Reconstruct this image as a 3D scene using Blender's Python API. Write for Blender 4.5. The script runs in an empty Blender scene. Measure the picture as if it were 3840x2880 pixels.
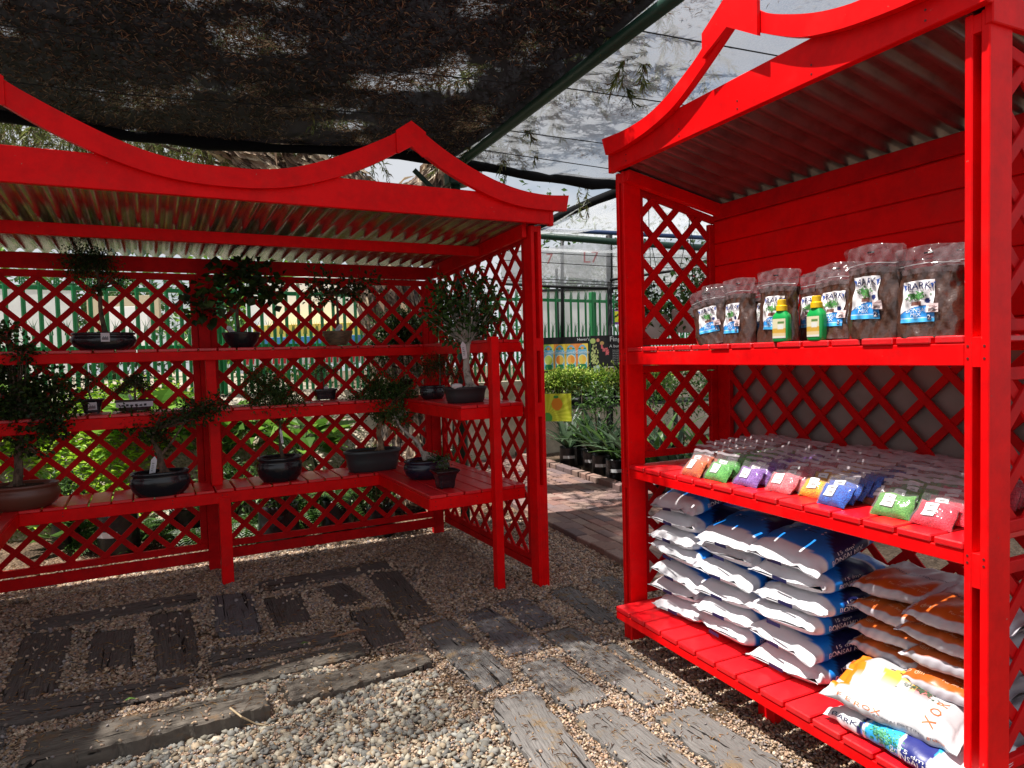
import bpy, math, random
import numpy as np
from mathutils import Vector, Matrix
R = math.radians
scn = bpy.context.scene
COL = scn.collection
# ---------------------------------------------------------------- camera
FPX = 2551.24
def cam_basis(yaw=24.9877, pitch=-2.4629, roll=-1.5321):
    y, p, r = map(math.radians, (yaw, pitch, roll))
    fw = np.array([math.sin(y)*math.cos(p), math.cos(y)*math.cos(p), math.sin(p)])
    rt = np.array([math.cos(y), -math.sin(y), 0.]); up = np.cross(rt, fw)
    return rt*math.cos(r)+up*math.sin(r), -rt*math.sin(r)+up*math.cos(r), fw
RT, UP, FW = cam_basis()
EYE = np.array([0., 0., 1.5])
cd = bpy.data.cameras.new('camera'); cam = bpy.data.objects.new('camera', cd); COL.objects.link(cam)
cd.sensor_width = 36; cd.lens = FPX/3840*36; cd.clip_start = .05; cd.clip_end = 500
m = Matrix.Identity(4)
for i in range(3):
    m[i][0] = RT[i]; m[i][1] = UP[i]; m[i][2] = -FW[i]; m[i][3] = EYE[i]
cam.matrix_world = m; scn.camera = cam
# ---------------------------------------------------------------- sky, sun, exposure
SUN_DIR = Vector((-.36, .07, 1.0)).normalized()       # towards the sun: high, on the left, slightly behind the camera
elev = math.asin(SUN_DIR.z); azim = math.atan2(SUN_DIR.x, SUN_DIR.y)
w = bpy.data.worlds.new('World'); scn.world = w; w.use_nodes = True
nt = w.node_tree; nt.nodes.clear()
out = nt.nodes.new('ShaderNodeOutputWorld'); bg = nt.nodes.new('ShaderNodeBackground')
sky = nt.nodes.new('ShaderNodeTexSky'); sky.sky_type = 'NISHITA'; sky.sun_disc = False
sky.sun_elevation = elev; sky.sun_rotation = azim; sky.air_density = 1.2; sky.dust_density = 2.0
tc = nt.nodes.new('ShaderNodeTexCoord'); nz = nt.nodes.new('ShaderNodeTexNoise')
nz.inputs['Scale'].default_value = 2.2; nz.inputs['Detail'].default_value = 7; nz.inputs['Roughness'].default_value = .55
mp = nt.nodes.new('ShaderNodeMapping'); mp.inputs['Scale'].default_value = (1, 1, 2.6)
rp = nt.nodes.new('ShaderNodeValToRGB'); rp.color_ramp.elements[0].position = .30; rp.color_ramp.elements[1].position = .50
mx = nt.nodes.new('ShaderNodeMixRGB'); mx.inputs[2].default_value = (6.2, 6.4, 6.8, 1)
L_ = nt.links.new
L_(tc.outputs['Generated'], mp.inputs['Vector']); L_(mp.outputs[0], nz.inputs['Vector']); L_(nz.outputs[0], rp.inputs[0])
L_(rp.outputs[0], mx.inputs[0]); L_(sky.outputs[0], mx.inputs[1]); L_(mx.outputs[0], bg.inputs[0])
bg.inputs[1].default_value = .06; L_(bg.outputs[0], out.inputs[0])
sd = bpy.data.lights.new('sun', 'SUN'); sd.energy = 4.4; sd.angle = R(.6); sd.color = (1, .955, .88)
so = bpy.data.objects.new('sun', sd); COL.objects.link(so); so.rotation_euler = SUN_DIR.to_track_quat('Z', 'Y').to_euler()
scn.view_settings.view_transform = 'Standard'; scn.view_settings.look = 'None'
scn.view_settings.exposure = .95; scn.view_settings.gamma = 1.0
scn.render.engine = 'CYCLES'
scn.cycles.transparent_max_bounces = 24
# ---------------------------------------------------------------- pixel (3840 x 2880) to place
def ray(px, py): return FW + RT*(px-1920)/FPX + UP*(1440-py)/FPX
def atd(px, py, d): return EYE + d*ray(px, py)
def atz(px, py, z=0.): d = ray(px, py); return EYE + d*(z-1.5)/d[2]
def atx(px, py, x): d = ray(px, py); return EYE + d*x/d[0]
def zoom(o, s, pts): return [(o[0]+s*a, o[1]+s*b) for a, b in pts]
AL = .0536; CA, SA = math.cos(AL), math.sin(AL)          # the left shelter stands turned by three degrees
def l2w(p): return np.array([CA*p[0]-SA*p[1], SA*p[0]+CA*p[1], p[2]])
def w2l(p): return np.array([CA*p[0]+SA*p[1], -SA*p[0]+CA*p[1], p[2]])
# ---------------------------------------------------------------- mesh builder
class MB:
    def __init__(s, off=(0, 0, 0)):
        s.V = []; s.F = []; s.C = []; s.M = []; s.n = 0; s.off = np.array(off, float); s.hascol = False
    def add(s, V, F, col=None, mi=0):
        V = np.asarray(V, float).reshape(-1, 3)
        s.V.append(V)
        for f in F: s.F.append([i+s.n for i in f])
        s.M.extend([mi]*len(F))
        if col is None: c = np.ones((len(V), 3))*.8
        else:
            s.hascol = True; c = np.asarray(col, float)
            if c.ndim == 1: c = np.tile(c, (len(V), 1))
        s.C.append(c); s.n += len(V)
    def box(s, x0, x1, y0, y1, z0, z1, ch=.003, M=None, col=None, mi=0):
        if x1 < x0: x0, x1 = x1, x0
        if y1 < y0: y0, y1 = y1, y0
        if z1 < z0: z0, z1 = z1, z0
        c = min(ch, (x1-x0)*.3, (y1-y0)*.3, (z1-z0)*.3)
        V = []; idx = {}
        for i, X in enumerate((x0, x1)):
            for j, Y in enumerate((y0, y1)):
                for k, Z in enumerate((z0, z1)):
                    sx, sy, sz = (1, -1)[i], (1, -1)[j], (1, -1)[k]
                    for a in range(3):
                        q = [X, Y, Z]
                        if a != 0: q[0] += sx*c
                        if a != 1: q[1] += sy*c
                        if a != 2: q[2] += sz*c
                        idx[(i, j, k, a)] = len(V); V.append(q)
        F = []
        def g(i, j, k, a): return idx[(i, j, k, a)]
        for i in (0, 1):
            q = [g(i, 0, 0, 0), g(i, 1, 0, 0), g(i, 1, 1, 0), g(i, 0, 1, 0)]; F.append(q if i else q[::-1])
            q = [g(0, i, 0, 1), g(0, i, 1, 1), g(1, i, 1, 1), g(1, i, 0, 1)]; F.append(q if i else q[::-1])
            q = [g(0, 0, i, 2), g(1, 0, i, 2), g(1, 1, i, 2), g(0, 1, i, 2)]; F.append(q if i else q[::-1])
        for i in (0, 1):
            for j in (0, 1):
                q = [g(i, j, 0, 0), g(i, j, 1, 0), g(i, j, 1, 1), g(i, j, 0, 1)]; F.append(q if i == j else q[::-1])
                q = [g(i, 0, j, 0), g(i, 0, j, 2), g(i, 1, j, 2), g(i, 1, j, 0)]; F.append(q if i == j else q[::-1])
                q = [g(0, i, j, 1), g(1, i, j, 1), g(1, i, j, 2), g(0, i, j, 2)]; F.append(q if i == j else q[::-1])
        for i in (0, 1):
            for j in (0, 1):
                for k in (0, 1):
                    q = [g(i, j, k, 0), g(i, j, k, 1), g(i, j, k, 2)]; F.append(q if (i+j+k) % 2 else q[::-1])
        V = np.array(V)
        if M is not None: V = V @ np.array(M.to_3x3()).T + np.array(M.translation)
        s.add(V, F, col, mi)
    def beam(s, a, b, wid, thk, up=(0, 0, 1), ch=.002, col=None):   # bar from a to b, thk measured along 'up'
        a, b, up = Vector(a), Vector(b), Vector(up); d = b-a; L = d.length; d.normalize()
        sd_ = up.cross(d).normalized(); u = d.cross(sd_)
        M = Matrix((( d.x, sd_.x, u.x, a.x), (d.y, sd_.y, u.y, a.y), (d.z, sd_.z, u.z, a.z), (0, 0, 0, 1)))
        s.box(0, L, -wid/2, wid/2, -thk/2, thk/2, ch, M, col)
    def tube(s, pts, rad, n=8, col=None, cap=True, wob=0, rng=None):
        P = [Vector(p) for p in pts]; k = len(P)
        if not hasattr(rad, '__len__'): rad = [rad]*k
        V = []; ref = Vector((.13, .21, .97))
        for i in range(k):
            t = (P[min(i+1, k-1)]-P[max(i-1, 0)]).normalized()
            r_ = ref if abs(t.dot(ref)) < .95 else Vector((1, 0, 0))
            a = t.cross(r_).normalized(); b = t.cross(a)
            for j in range(n):
                th = 2*math.pi*j/n; rr = rad[i]*(1+(rng.uniform(-wob, wob) if wob else 0))
                V.append(P[i]+(a*math.cos(th)+b*math.sin(th))*rr)
        F = [[i*n+j, i*n+(j+1) % n, (i+1)*n+(j+1) % n, (i+1)*n+j] for i in range(k-1) for j in range(n)]
        if cap: F += [list(range(n))[::-1], [(k-1)*n+j for j in range(n)]]
        s.add([tuple(v) for v in V], F, col)
    def lathe(s, prof, c=(0, 0, 0), sx=1, sy=1, n=32, p=2.0, col=None, rot=0):   # profile (r, z); p>2 squares the ring
        V = []
        for r_, z in prof:
            for j in range(n):
                a = 2*math.pi*j/n; ca, sa = math.cos(a), math.sin(a)
                q = (abs(ca)**p+abs(sa)**p)**(-1/p)
                x, y = r_*q*ca*sx, r_*q*sa*sy
                V.append((c[0]+x*math.cos(rot)-y*math.sin(rot), c[1]+x*math.sin(rot)+y*math.cos(rot), c[2]+z))
        k = len(prof)
        F = [[i*n+j, i*n+(j+1) % n, (i+1)*n+(j+1) % n, (i+1)*n+j] for i in range(k-1) for j in range(n)]
        F += [list(range(n))[::-1], [(k-1)*n+j for j in range(n)]]
        s.add(V, F, col)
    def grid(s, P, col=None, close=False):                 # P[i][j] -> surface
        P = np.asarray(P, float); a, b = P.shape[:2]
        F = [[i*b+j, (i+1)*b+j, (i+1)*b+j+1, i*b+j+1] for i in range(a-1) for j in range(b-1)]
        if close: F += [[i*b+b-1, (i+1)*b+b-1, (i+1)*b, i*b] for i in range(a-1)]
        s.add(P.reshape(-1, 3), F, None if col is None else np.asarray(col).reshape(-1, 3))
    def prism(s, poly, y0, y1, ax='y', col=None):           # polygon (a, b) swept along an axis; as a strip between two edges
        n = len(poly); V = []
        for t in (y0, y1):
            for a, b in poly: V.append((a, t, b) if ax == 'y' else (t, a, b) if ax == 'x' else (a, b, t))
        F = [[i, (i+1) % n, n+(i+1) % n, n+i] for i in range(n)] + [list(range(n))[::-1], list(range(n, 2*n))]
        s.add(V, F, col)
    def leaves(s, P, D, N, ln, wd, cols):                   # many folded leaves at once: base P, direction D, normal N
        P, D, N = map(np.asarray, (P, D, N)); n = len(P)
        D = D/np.linalg.norm(D, axis=1)[:, None]; S = np.cross(D, N); S /= (np.linalg.norm(S, axis=1)[:, None]+1e-9); N = np.cross(S, D)
        ln = np.broadcast_to(ln, n)[:, None]; wd = np.broadcast_to(wd, n)[:, None]
        V = np.stack([P, P+D*ln*.45+S*wd*.5+N*ln*.10, P+D*ln-N*ln*.12, P+D*ln*.45-S*wd*.5+N*ln*.10, P+D*ln*.5], 1).reshape(-1, 3)
        F = []
        for i in range(n):
            b = i*5; F.append([b, b+1, b+4]); F.append([b+1, b+2, b+4]); F.append([b+2, b+3, b+4]); F.append([b+3, b, b+4])
        s.add(V, F, np.repeat(np.asarray(cols), 5, 0))
    def build(s, name, mat, parent=None, smooth=False):
        me = bpy.data.meshes.new(name)
        V = np.concatenate(s.V) - s.off
        me.vertices.add(len(V)); me.vertices.foreach_set('co', V.astype(np.float32).ravel())
        sizes = np.fromiter((len(f) for f in s.F), int, len(s.F))
        loops = np.fromiter((i for f in s.F for i in f), int, int(sizes.sum()))
        me.loops.add(len(loops)); me.loops.foreach_set('vertex_index', loops)
        me.polygons.add(len(sizes)); st = np.zeros(len(sizes), int); st[1:] = np.cumsum(sizes)[:-1]
        me.polygons.foreach_set('loop_start', st)
        me.polygons.foreach_set('material_index', np.array(s.M, int))
        me.polygons.foreach_set('use_smooth', np.full(len(sizes), bool(smooth)))
        if s.hascol:
            at = me.color_attributes.new('Col', 'FLOAT_COLOR', 'POINT')
            C = np.concatenate(s.C); C = np.hstack([C, np.ones((len(C), 1))])
            at.data.foreach_set('color', C.astype(np.float32).ravel())
        for mm in (mat if isinstance(mat, list) else [mat]): me.materials.append(mm)
        me.update(calc_edges=True); me.validate()
        o = bpy.data.objects.new(name, me); COL.objects.link(o)
        if parent is not None: o.parent = parent
        return o
def tag(o, label=None, cat=None, group=None, kind=None):
    if label: o['label'] = label
    if cat: o['category'] = cat
    if group: o['group'] = group
    if kind: o['kind'] = kind
    return o
def thing(name, label, cat, loc=(0, 0, 0), rz=0., group=None):
    o = bpy.data.objects.new(name, None); COL.objects.link(o); o.empty_display_size = .1
    o.location = tuple(float(v) for v in loc); o.rotation_euler = (0, 0, rz)
    return tag(o, label, cat, group)
def dup(root, loc, rot, label, group=None):
    r = root.copy(); COL.objects.link(r); r.location = tuple(float(v) for v in loc); r.rotation_euler = rot
    r['label'] = label
    if group: r['group'] = group
    for ch in list(root.children):
        c = ch.copy(); COL.objects.link(c); c.parent = r
        for g in list(ch.children):
            d = g.copy(); COL.objects.link(d); d.parent = c
    return r
# ---------------------------------------------------------------- materials
MATS = {}
def mat(name, col, rough=.6, spec=.4, metal=0., noise=None, bump=None, attr=False, coat=0., trans=0., alpha=None, chips=None):
    """noise=(scale, detail, colour2, lo, hi, stretch); bump=(scale, strength, distance, stretch)"""
    m = bpy.data.materials.new(name); m.use_nodes = True; t = m.node_tree; N = t.nodes; K = t.links.new
    p = N['Principled BSDF']; o = N['Material Output']
    p.inputs['Roughness'].default_value = rough; p.inputs['Specular IOR Level'].default_value = spec
    p.inputs['Metallic'].default_value = metal; p.inputs['Coat Weight'].default_value = coat; p.inputs['Coat Roughness'].default_value = .12
    tcn = N.new('ShaderNodeTexCoord'); src = None
    if attr:
        a = N.new('ShaderNodeVertexColor'); a.layer_name = 'Col'; src = a.outputs[0]
    def coords(stretch):
        mpn = N.new('ShaderNodeMapping'); mpn.inputs['Scale'].default_value = stretch; K(tcn.outputs['Object'], mpn.inputs[0]); return mpn.outputs[0]
    if noise:
        nn = N.new('ShaderNodeTexNoise'); nn.inputs['Scale'].default_value = noise[0]; nn.inputs['Detail'].default_value = noise[1]
        nn.inputs['Roughness'].default_value = .65
        K(coords(noise[5] if len(noise) > 5 else (1, 1, 1)), nn.inputs['Vector'])
        mr = N.new('ShaderNodeMapRange'); mr.inputs[1].default_value = noise[3]; mr.inputs[2].default_value = noise[4]; K(nn.outputs[0], mr.inputs[0])
        mxn = N.new('ShaderNodeMixRGB'); K(mr.outputs[0], mxn.inputs[0])
        if src: K(src, mxn.inputs[1])
        else: mxn.inputs[1].default_value = (*col, 1)
        mxn.inputs[2].default_value = (*noise[2], 1); src = mxn.outputs[0]
    if chips:
        cn = N.new('ShaderNodeTexNoise'); cn.inputs['Scale'].default_value = 70; cn.inputs['Detail'].default_value = 3; K(tcn.outputs['Object'], cn.inputs['Vector'])
        cr = N.new('ShaderNodeMapRange'); cr.inputs[1].default_value = .735; cr.inputs[2].default_value = .76; K(cn.outputs[0], cr.inputs[0])
        cm = N.new('ShaderNodeMixRGB'); K(cr.outputs[0], cm.inputs[0]); K(src, cm.inputs[1]); cm.inputs[2].default_value = (*chips, 1)
        dn = N.new('ShaderNodeTexNoise'); dn.inputs['Scale'].default_value = 3.5; dn.inputs['Detail'].default_value = 9; dn.inputs['Roughness'].default_value = .75; K(tcn.outputs['Object'], dn.inputs['Vector'])
        dr_ = N.new('ShaderNodeMapRange'); dr_.inputs[1].default_value = .50; dr_.inputs[2].default_value = .78; dr_.inputs[4].default_value = .35; K(dn.outputs[0], dr_.inputs[0])
        dm = N.new('ShaderNodeMixRGB'); K(dr_.outputs[0], dm.inputs[0]); K(cm.outputs[0], dm.inputs[1]); dm.inputs[2].default_value = (.34, .035, .03, 1); src = dm.outputs[0]
        rr_ = N.new('ShaderNodeMapRange'); rr_.inputs[3].default_value = rough-.08; rr_.inputs[4].default_value = rough+.25; K(dn.outputs[0], rr_.inputs[0]); K(rr_.outputs[0], p.inputs['Roughness'])
    if src: K(src, p.inputs['Base Color'])
    else: p.inputs['Base Color'].default_value = (*col, 1)
    if bump:
        bn = N.new('ShaderNodeTexNoise'); bn.inputs['Scale'].default_value = bump[0]; bn.inputs['Detail'].default_value = 5
        K(coords(bump[3] if len(bump) > 3 else (1, 1, 1)), bn.inputs['Vector'])
        bb = N.new('ShaderNodeBump'); bb.inputs['Strength'].default_value = bump[1]; bb.inputs['Distance'].default_value = bump[2]
        K(bn.outputs[0], bb.inputs['Height']); K(bb.outputs[0], p.inputs['Normal'])
    if trans:
        tr = N.new('ShaderNodeBsdfTranslucent'); ms = N.new('ShaderNodeMixShader'); ms.inputs[0].default_value = trans
        if src: K(src, tr.inputs[0])
        else: tr.inputs[0].default_value = (*col, 1)
        K(p.outputs[0], ms.inputs[1]); K(tr.outputs[0], ms.inputs[2]); K(ms.outputs[0], o.inputs[0])
    MATS[name] = m; return m
def clear_mat(name, tint=(.16, .14, .15), amt=.2, rough=.12):
    m = bpy.data.materials.new(name); m.use_nodes = True; t = m.node_tree; N = t.nodes; K = t.links.new
    p = N['Principled BSDF']; o = N['Material Output']
    p.inputs['Base Color'].default_value = (*tint, 1); p.inputs['Roughness'].default_value = rough; p.inputs['Specular IOR Level'].default_value = 1.
    tr = N.new('ShaderNodeBsdfTransparent'); ms = N.new('ShaderNodeMixShader')
    lw = N.new('ShaderNodeLayerWeight'); lw.inputs[0].default_value = .35
    mr = N.new('ShaderNodeMapRange'); mr.inputs[3].default_value = amt; mr.inputs[4].default_value = min(1, amt+.45)
    K(lw.outputs['Facing'], mr.inputs[0]); K(mr.outputs[0], ms.inputs[0])
    nn = N.new('ShaderNodeTexNoise'); nn.inputs['Scale'].default_value = 28; nn.inputs['Detail'].default_value = 3
    tcn = N.new('ShaderNodeTexCoord'); K(tcn.outputs['Object'], nn.inputs['Vector'])
    bb = N.new('ShaderNodeBump'); bb.inputs['Strength'].default_value = .8; bb.inputs['Distance'].default_value = .01
    K(nn.outputs[0], bb.inputs['Height']); K(bb.outputs[0], p.inputs['Normal'])
    K(tr.outputs[0], ms.inputs[1]); K(p.outputs[0], ms.inputs[2]); K(ms.outputs[0], o.inputs[0]); return m
red = mat('red_paint', (.88, .0012, .003), .40, .14, noise=(9, 6, (.68, .001, .003), .42, .72), bump=(60, .25, .002, (1, 1, .12)), chips=(.50, .12, .09))
red_shelf = mat('red_paint_worn', (.76, .004, .010), .27, .7, noise=(12, 8, (.56, .004, .01), .5, .75), bump=(45, .3, .003, (.15, 1, 1)), chips=(.50, .18, .13))
lattice_red = mat('lattice_red', (.62, .0015, .004), .5, .14, noise=(11, 5, (.42, .002, .005), .4, .7), chips=(.4, .1, .08))
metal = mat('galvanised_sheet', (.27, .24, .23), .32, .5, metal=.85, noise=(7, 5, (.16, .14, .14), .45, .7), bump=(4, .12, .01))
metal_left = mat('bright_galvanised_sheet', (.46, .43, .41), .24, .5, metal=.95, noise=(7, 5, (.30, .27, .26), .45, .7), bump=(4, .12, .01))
blackplastic = mat('black_plastic', (.012, .012, .014), .3, .5)
clothblack = mat('rolled_cloth_edge', (.008, .008, .009), .9, .1, bump=(60, .5, .01))
darkpipe = mat('dark_green_pipe', (.01, .045, .03), .45, .4)
bluepipe = mat('blue_pipe', (.02, .05, .14), .4, .4)
white = mat('white_print', (.72, .72, .74), .5, .4)
navy = mat('navy_print', (.012, .014, .07), .5, .4)
greenpaint = mat('green_fence_paint', (.012, .24, .07), .35, .5)
soil = mat('potting_soil', (.035, .022, .015), .95, .1, noise=(120, 3, (.10, .065, .04), .5, .75), bump=(150, .8, .006))
leafmat = mat('leaves', (.05, .1, .02), .42, .4, attr=True, trans=.38)
barkmat = mat('bonsai_bark', (.17, .12, .085), .85, .2, noise=(30, 6, (.05, .035, .025), .4, .62, (1, 1, .5)), bump=(45, .9, .008))
palebark = mat('pale_bark', (.42, .38, .33), .8, .2, noise=(28, 6, (.12, .095, .075), .5, .68), bump=(40, .7, .006))
glaze = mat('black_glazed_pot', (.012, .013, .017), .2, .55)
matt = mat('matt_dark_pot', (.03, .028, .03), .55, .4)
greengrey = mat('grey_green_pot', (.035, .042, .045), .35, .5)
terra = mat('brown_glazed_pot', (.13, .045, .028), .35, .5)
tanpot = mat('tan_glazed_pot', (.15, .105, .06), .4, .5, noise=(22, 3, (.06, .045, .03), .45, .6, (1, 1, 6)))
tagmat = mat('plant_tag', (.72, .73, .76), .5, .4)
paint_attr = mat('printed_film', (.8, .8, .8), .38, .45, attr=True, bump=(26, .25, .006))
matt_attr = mat('printed_board', (.8, .8, .8), .55, .3, attr=True)
wood_sleeper_nodes = None
def sleeper_mat(name, c1, c2, c3):
    m = bpy.data.materials.new(name); m.use_nodes = True; t = m.node_tree; N = t.nodes; K = t.links.new
    p = N['Principled BSDF']; p.inputs['Roughness'].default_value = .85; p.inputs['Specular IOR Level'].default_value = .25
    tcn = N.new('ShaderNodeTexCoord'); oi = N.new('ShaderNodeObjectInfo')
    ad = N.new('ShaderNodeVectorMath'); ad.operation = 'ADD'; sc = N.new('ShaderNodeVectorMath'); sc.operation = 'SCALE'
    cmb = N.new('ShaderNodeCombineXYZ'); K(oi.outputs['Random'], cmb.inputs[0]); K(oi.outputs['Random'], cmb.inputs[1])
    K(cmb.outputs[0], sc.inputs[0]); sc.inputs[3].default_value = 37; K(tcn.outputs['Object'], ad.inputs[0]); K(sc.outputs[0], ad.inputs[1])
    def nz_(stretch, scale, det, dist=0.):
        a = N.new('ShaderNodeMapping'); a.inputs['Scale'].default_value = stretch; K(ad.outputs[0], a.inputs[0])
        b = N.new('ShaderNodeTexNoise'); b.inputs['Scale'].default_value = scale; b.inputs['Detail'].default_value = det
        b.inputs['Distortion'].default_value = dist; b.inputs['Roughness'].default_value = .6; K(a.outputs[0], b.inputs['Vector']); return b.outputs[0]
    g = nz_((.8, 22, 4), 6, 6, .5); big = nz_((1, 1, 1), 4, 4); crack = nz_((.45, 9, 3), 4.2, 3, 1.2); lit = nz_((1, 1, 1), 9, 6)
    r1 = N.new('ShaderNodeValToRGB'); e = r1.color_ramp.elements; e[0].position = .33; e[0].color = (*c1, 1); e[1].position = .66; e[1].color = (*c2, 1); K(g, r1.inputs[0])
    r2 = N.new('ShaderNodeMapRange'); r2.inputs[1].default_value = .35; r2.inputs[2].default_value = .7; K(big, r2.inputs[0])
    mxa = N.new('ShaderNodeMixRGB'); K(r2.outputs[0], mxa.inputs[0]); K(r1.outputs[0], mxa.inputs[1]); mxa.inputs[2].default_value = (*[c*.62 for c in c2], 1)
    r3 = N.new('ShaderNodeMapRange'); r3.inputs[1].default_value = .375; r3.inputs[2].default_value = .345; K(crack, r3.inputs[0])
    mxb = N.new('ShaderNodeMixRGB'); K(r3.outputs[0], mxb.inputs[0]); K(mxa.outputs[0], mxb.inputs[1]); mxb.inputs[2].default_value = (.008, .006, .005, 1)
    r4 = N.new('ShaderNodeMapRange'); r4.inputs[1].default_value = .58; r4.inputs[2].default_value = .66; r4.inputs[4].default_value = .8; K(lit, r4.inputs[0])
    mxc = N.new('ShaderNodeMixRGB'); K(r4.outputs[0], mxc.inputs[0]); K(mxb.outputs[0], mxc.inputs[1]); mxc.inputs[2].default_value = (*c3, 1)
    K(mxc.outputs[0], p.inputs['Base Color'])
    hs = N.new('ShaderNodeMath'); hs.operation = 'SUBTRACT'; K(g, hs.inputs[0]); K(r3.outputs[0], hs.inputs[1])
    bb = N.new('ShaderNodeBump'); bb.inputs['Strength'].default_value = .8; bb.inputs['Distance'].default_value = .008; K(hs.outputs[0], bb.inputs['Height']); K(bb.outputs[0], p.inputs['Normal'])
    return m
sl_grey = sleeper_mat('weathered_grey_sleeper', (.12, .11, .105), (.225, .21, .20), (.19, .13, .07))
sl_dark = sleeper_mat('dark_sleeper', (.058, .046, .040), (.165, .138, .125), (.10, .058, .036))
sl_brown = sleeper_mat('brown_sleeper', (.06, .048, .04), (.175, .150, .125), (.16, .10, .055))
sl_slate = sleeper_mat('slate_grey_sleeper', (.09, .082, .086), (.19, .172, .178), (.09, .06, .04))
# ---------------------------------------------------------------- text
TXT = {}
def text2d(s_, size, font_shear=0):
    k = (s_, size)
    if k in TXT: return TXT[k]
    cu = bpy.data.curves.new('t', 'FONT'); cu.body = s_; cu.size = size; cu.align_x = 'CENTER'; cu.resolution_u = 2
    o = bpy.data.objects.new('t', cu); COL.objects.link(o)
    me = bpy.data.meshes.new_from_object(o, depsgraph=bpy.context.evaluated_depsgraph_get())
    V = np.array([v.co[:2] for v in me.vertices]).reshape(-1, 2); F = [list(p.vertices) for p in me.polygons]
    bpy.data.objects.remove(o); bpy.data.curves.remove(cu); bpy.data.meshes.remove(me)
    TXT[k] = (V, F); return V, F
# ================================================================ red timber shelter on the left
def clip_line(poly, p, d):
    t0, t1 = -1e9, 1e9; n = len(poly)
    cx = sum(q[0] for q in poly)/n; cy = sum(q[1] for q in poly)/n
    for i in range(n):
        a, b = poly[i], poly[(i+1) % n]; nx, ny = -(b[1]-a[1]), b[0]-a[0]
        if (cx-a[0])*nx+(cy-a[1])*ny < 0: nx, ny = -nx, -ny
        num = (p[0]-a[0])*nx+(p[1]-a[1])*ny; den = d[0]*nx+d[1]*ny
        if abs(den) < 1e-9:
            if num < 0: return None
            continue
        t = -num/den
        if den > 0: t0 = max(t0, t)
        else: t1 = min(t1, t)
    return (t0, t1) if t1-t0 > .03 else None
def lattice(mb, poly, plane, c, node, pitch=.19, wid=.036, thk=.010):
    A = [q[0] for q in poly]; B = [q[1] for q in poly]; span = (max(A)-min(A))+(max(B)-min(B))
    K = int(span/pitch)+3
    for lay, sg in ((0, 1), (1, -1)):
        for k in range(-K, K+1):
            p = (node[0]+k*pitch, node[1]); d = (.7071, .7071*sg)
            r_ = clip_line(poly, p, d)
            if not r_: continue
            a = (p[0]+d[0]*r_[0], p[1]+d[1]*r_[0]); b = (p[0]+d[0]*r_[1], p[1]+d[1]*r_[1])
            cc = c+(lay-.5)*thk*1.02
            if plane == 'y': mb.beam((a[0], cc, a[1]), (b[0], cc, b[1]), wid, thk, (0, 1, 0), .0015)
            else: mb.beam((cc, a[0], a[1]), (cc, b[0], b[1]), wid, thk, (1, 0, 0), .0015)
def corrugated(mb, u0, u1, v0, v1, zf, pitch, amp, ax='x', trap=False, thk=.0012):
    # waves counted along u, sheet runs along v with height zf(v)
    n = int((u1-u0)/pitch*12); rows = []
    for i in range(n+1):
        u = u0+(u1-u0)*i/n; ph = 2*math.pi*(u-u0)/pitch; wv = math.cos(ph)
        if trap: wv = max(-1, min(1, wv*2.6+.9))
        row = []
        for j in range(9):
            v = v0+(v1-v0)*j/8; z = zf(v)+amp*wv
            row.append((u, v, z) if ax == 'x' else (v, u, z))
        rows.append(row)
    mb.grid(rows); mb.grid([[(a, b, c+thk) for a, b, c in r_] for r_ in rows][::-1])
def arch(mb, up, lo, y0, y1, ax='y'):
    def at(pts, x):
        xs = [p[0] for p in pts]; return float(np.interp(x, xs, [p[1] for p in pts]))
    xs = sorted(set([round(p[0], 4) for p in up]+[round(p[0], 4) for p in lo]))
    a0 = max(up[0][0], lo[0][0]); a1 = min(up[-1][0], lo[-1][0])
    xs = [x for x in xs if a0 <= x <= a1]; U = [(x, at(up, x)) for x in xs]; L = [(x, at(lo, x)) for x in xs]
    U[0] = up[0]; U[-1] = up[-1]; L[0] = lo[0]; L[-1] = lo[-1]
    P = [(lambda a, b, t: (a, t, b) if ax == 'y' else (t, a, b))]
    f = P[0]; rows = [[f(u[0], u[1], y0), f(u[0], u[1], y1), f(l[0], l[1], y1), f(l[0], l[1], y0)] for u, l in zip(U, L)]
    mb.grid(rows, close=True)
    for r_ in (rows[0], rows[-1]): mb.add(r_, [[0, 1, 2, 3]])
def sym(pts, c): # full outline from its right half
    r_ = [p for p in pts if p[0] >= c]; return [(2*c-a, b) for a, b in r_[::-1]]+r_
def smooth_pts(pts, n=4):
    xs = np.array([p[0] for p in pts]); ys = np.array([p[1] for p in pts]); o = []
    m_ = np.gradient(ys, xs)
    for i in range(len(xs)-1):
        h = xs[i+1]-xs[i]
        for k in range(n):
            t = k/n; h00 = 2*t**3-3*t*t+1; h10 = t**3-2*t*t+t; h01 = -2*t**3+3*t*t; h11 = t**3-t*t
            o.append((xs[i]+t*h, h00*ys[i]+h10*h*m_[i]+h01*ys[i+1]+h11*h*m_[i+1]))
    o.append((xs[-1], ys[-1])); return o
LO = (.38, 4.5, 0)
shelter = thing('shelving_shelter', 'long red timber shelter of bonsai shelves with a corrugated roof and curved gable rail', 'shelter', l2w(LO), AL)
def LM(): return MB(LO)
LXo, LXi = 2.15, 2.226; CX = .38
def mir(x): return 2*CX-x
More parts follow.
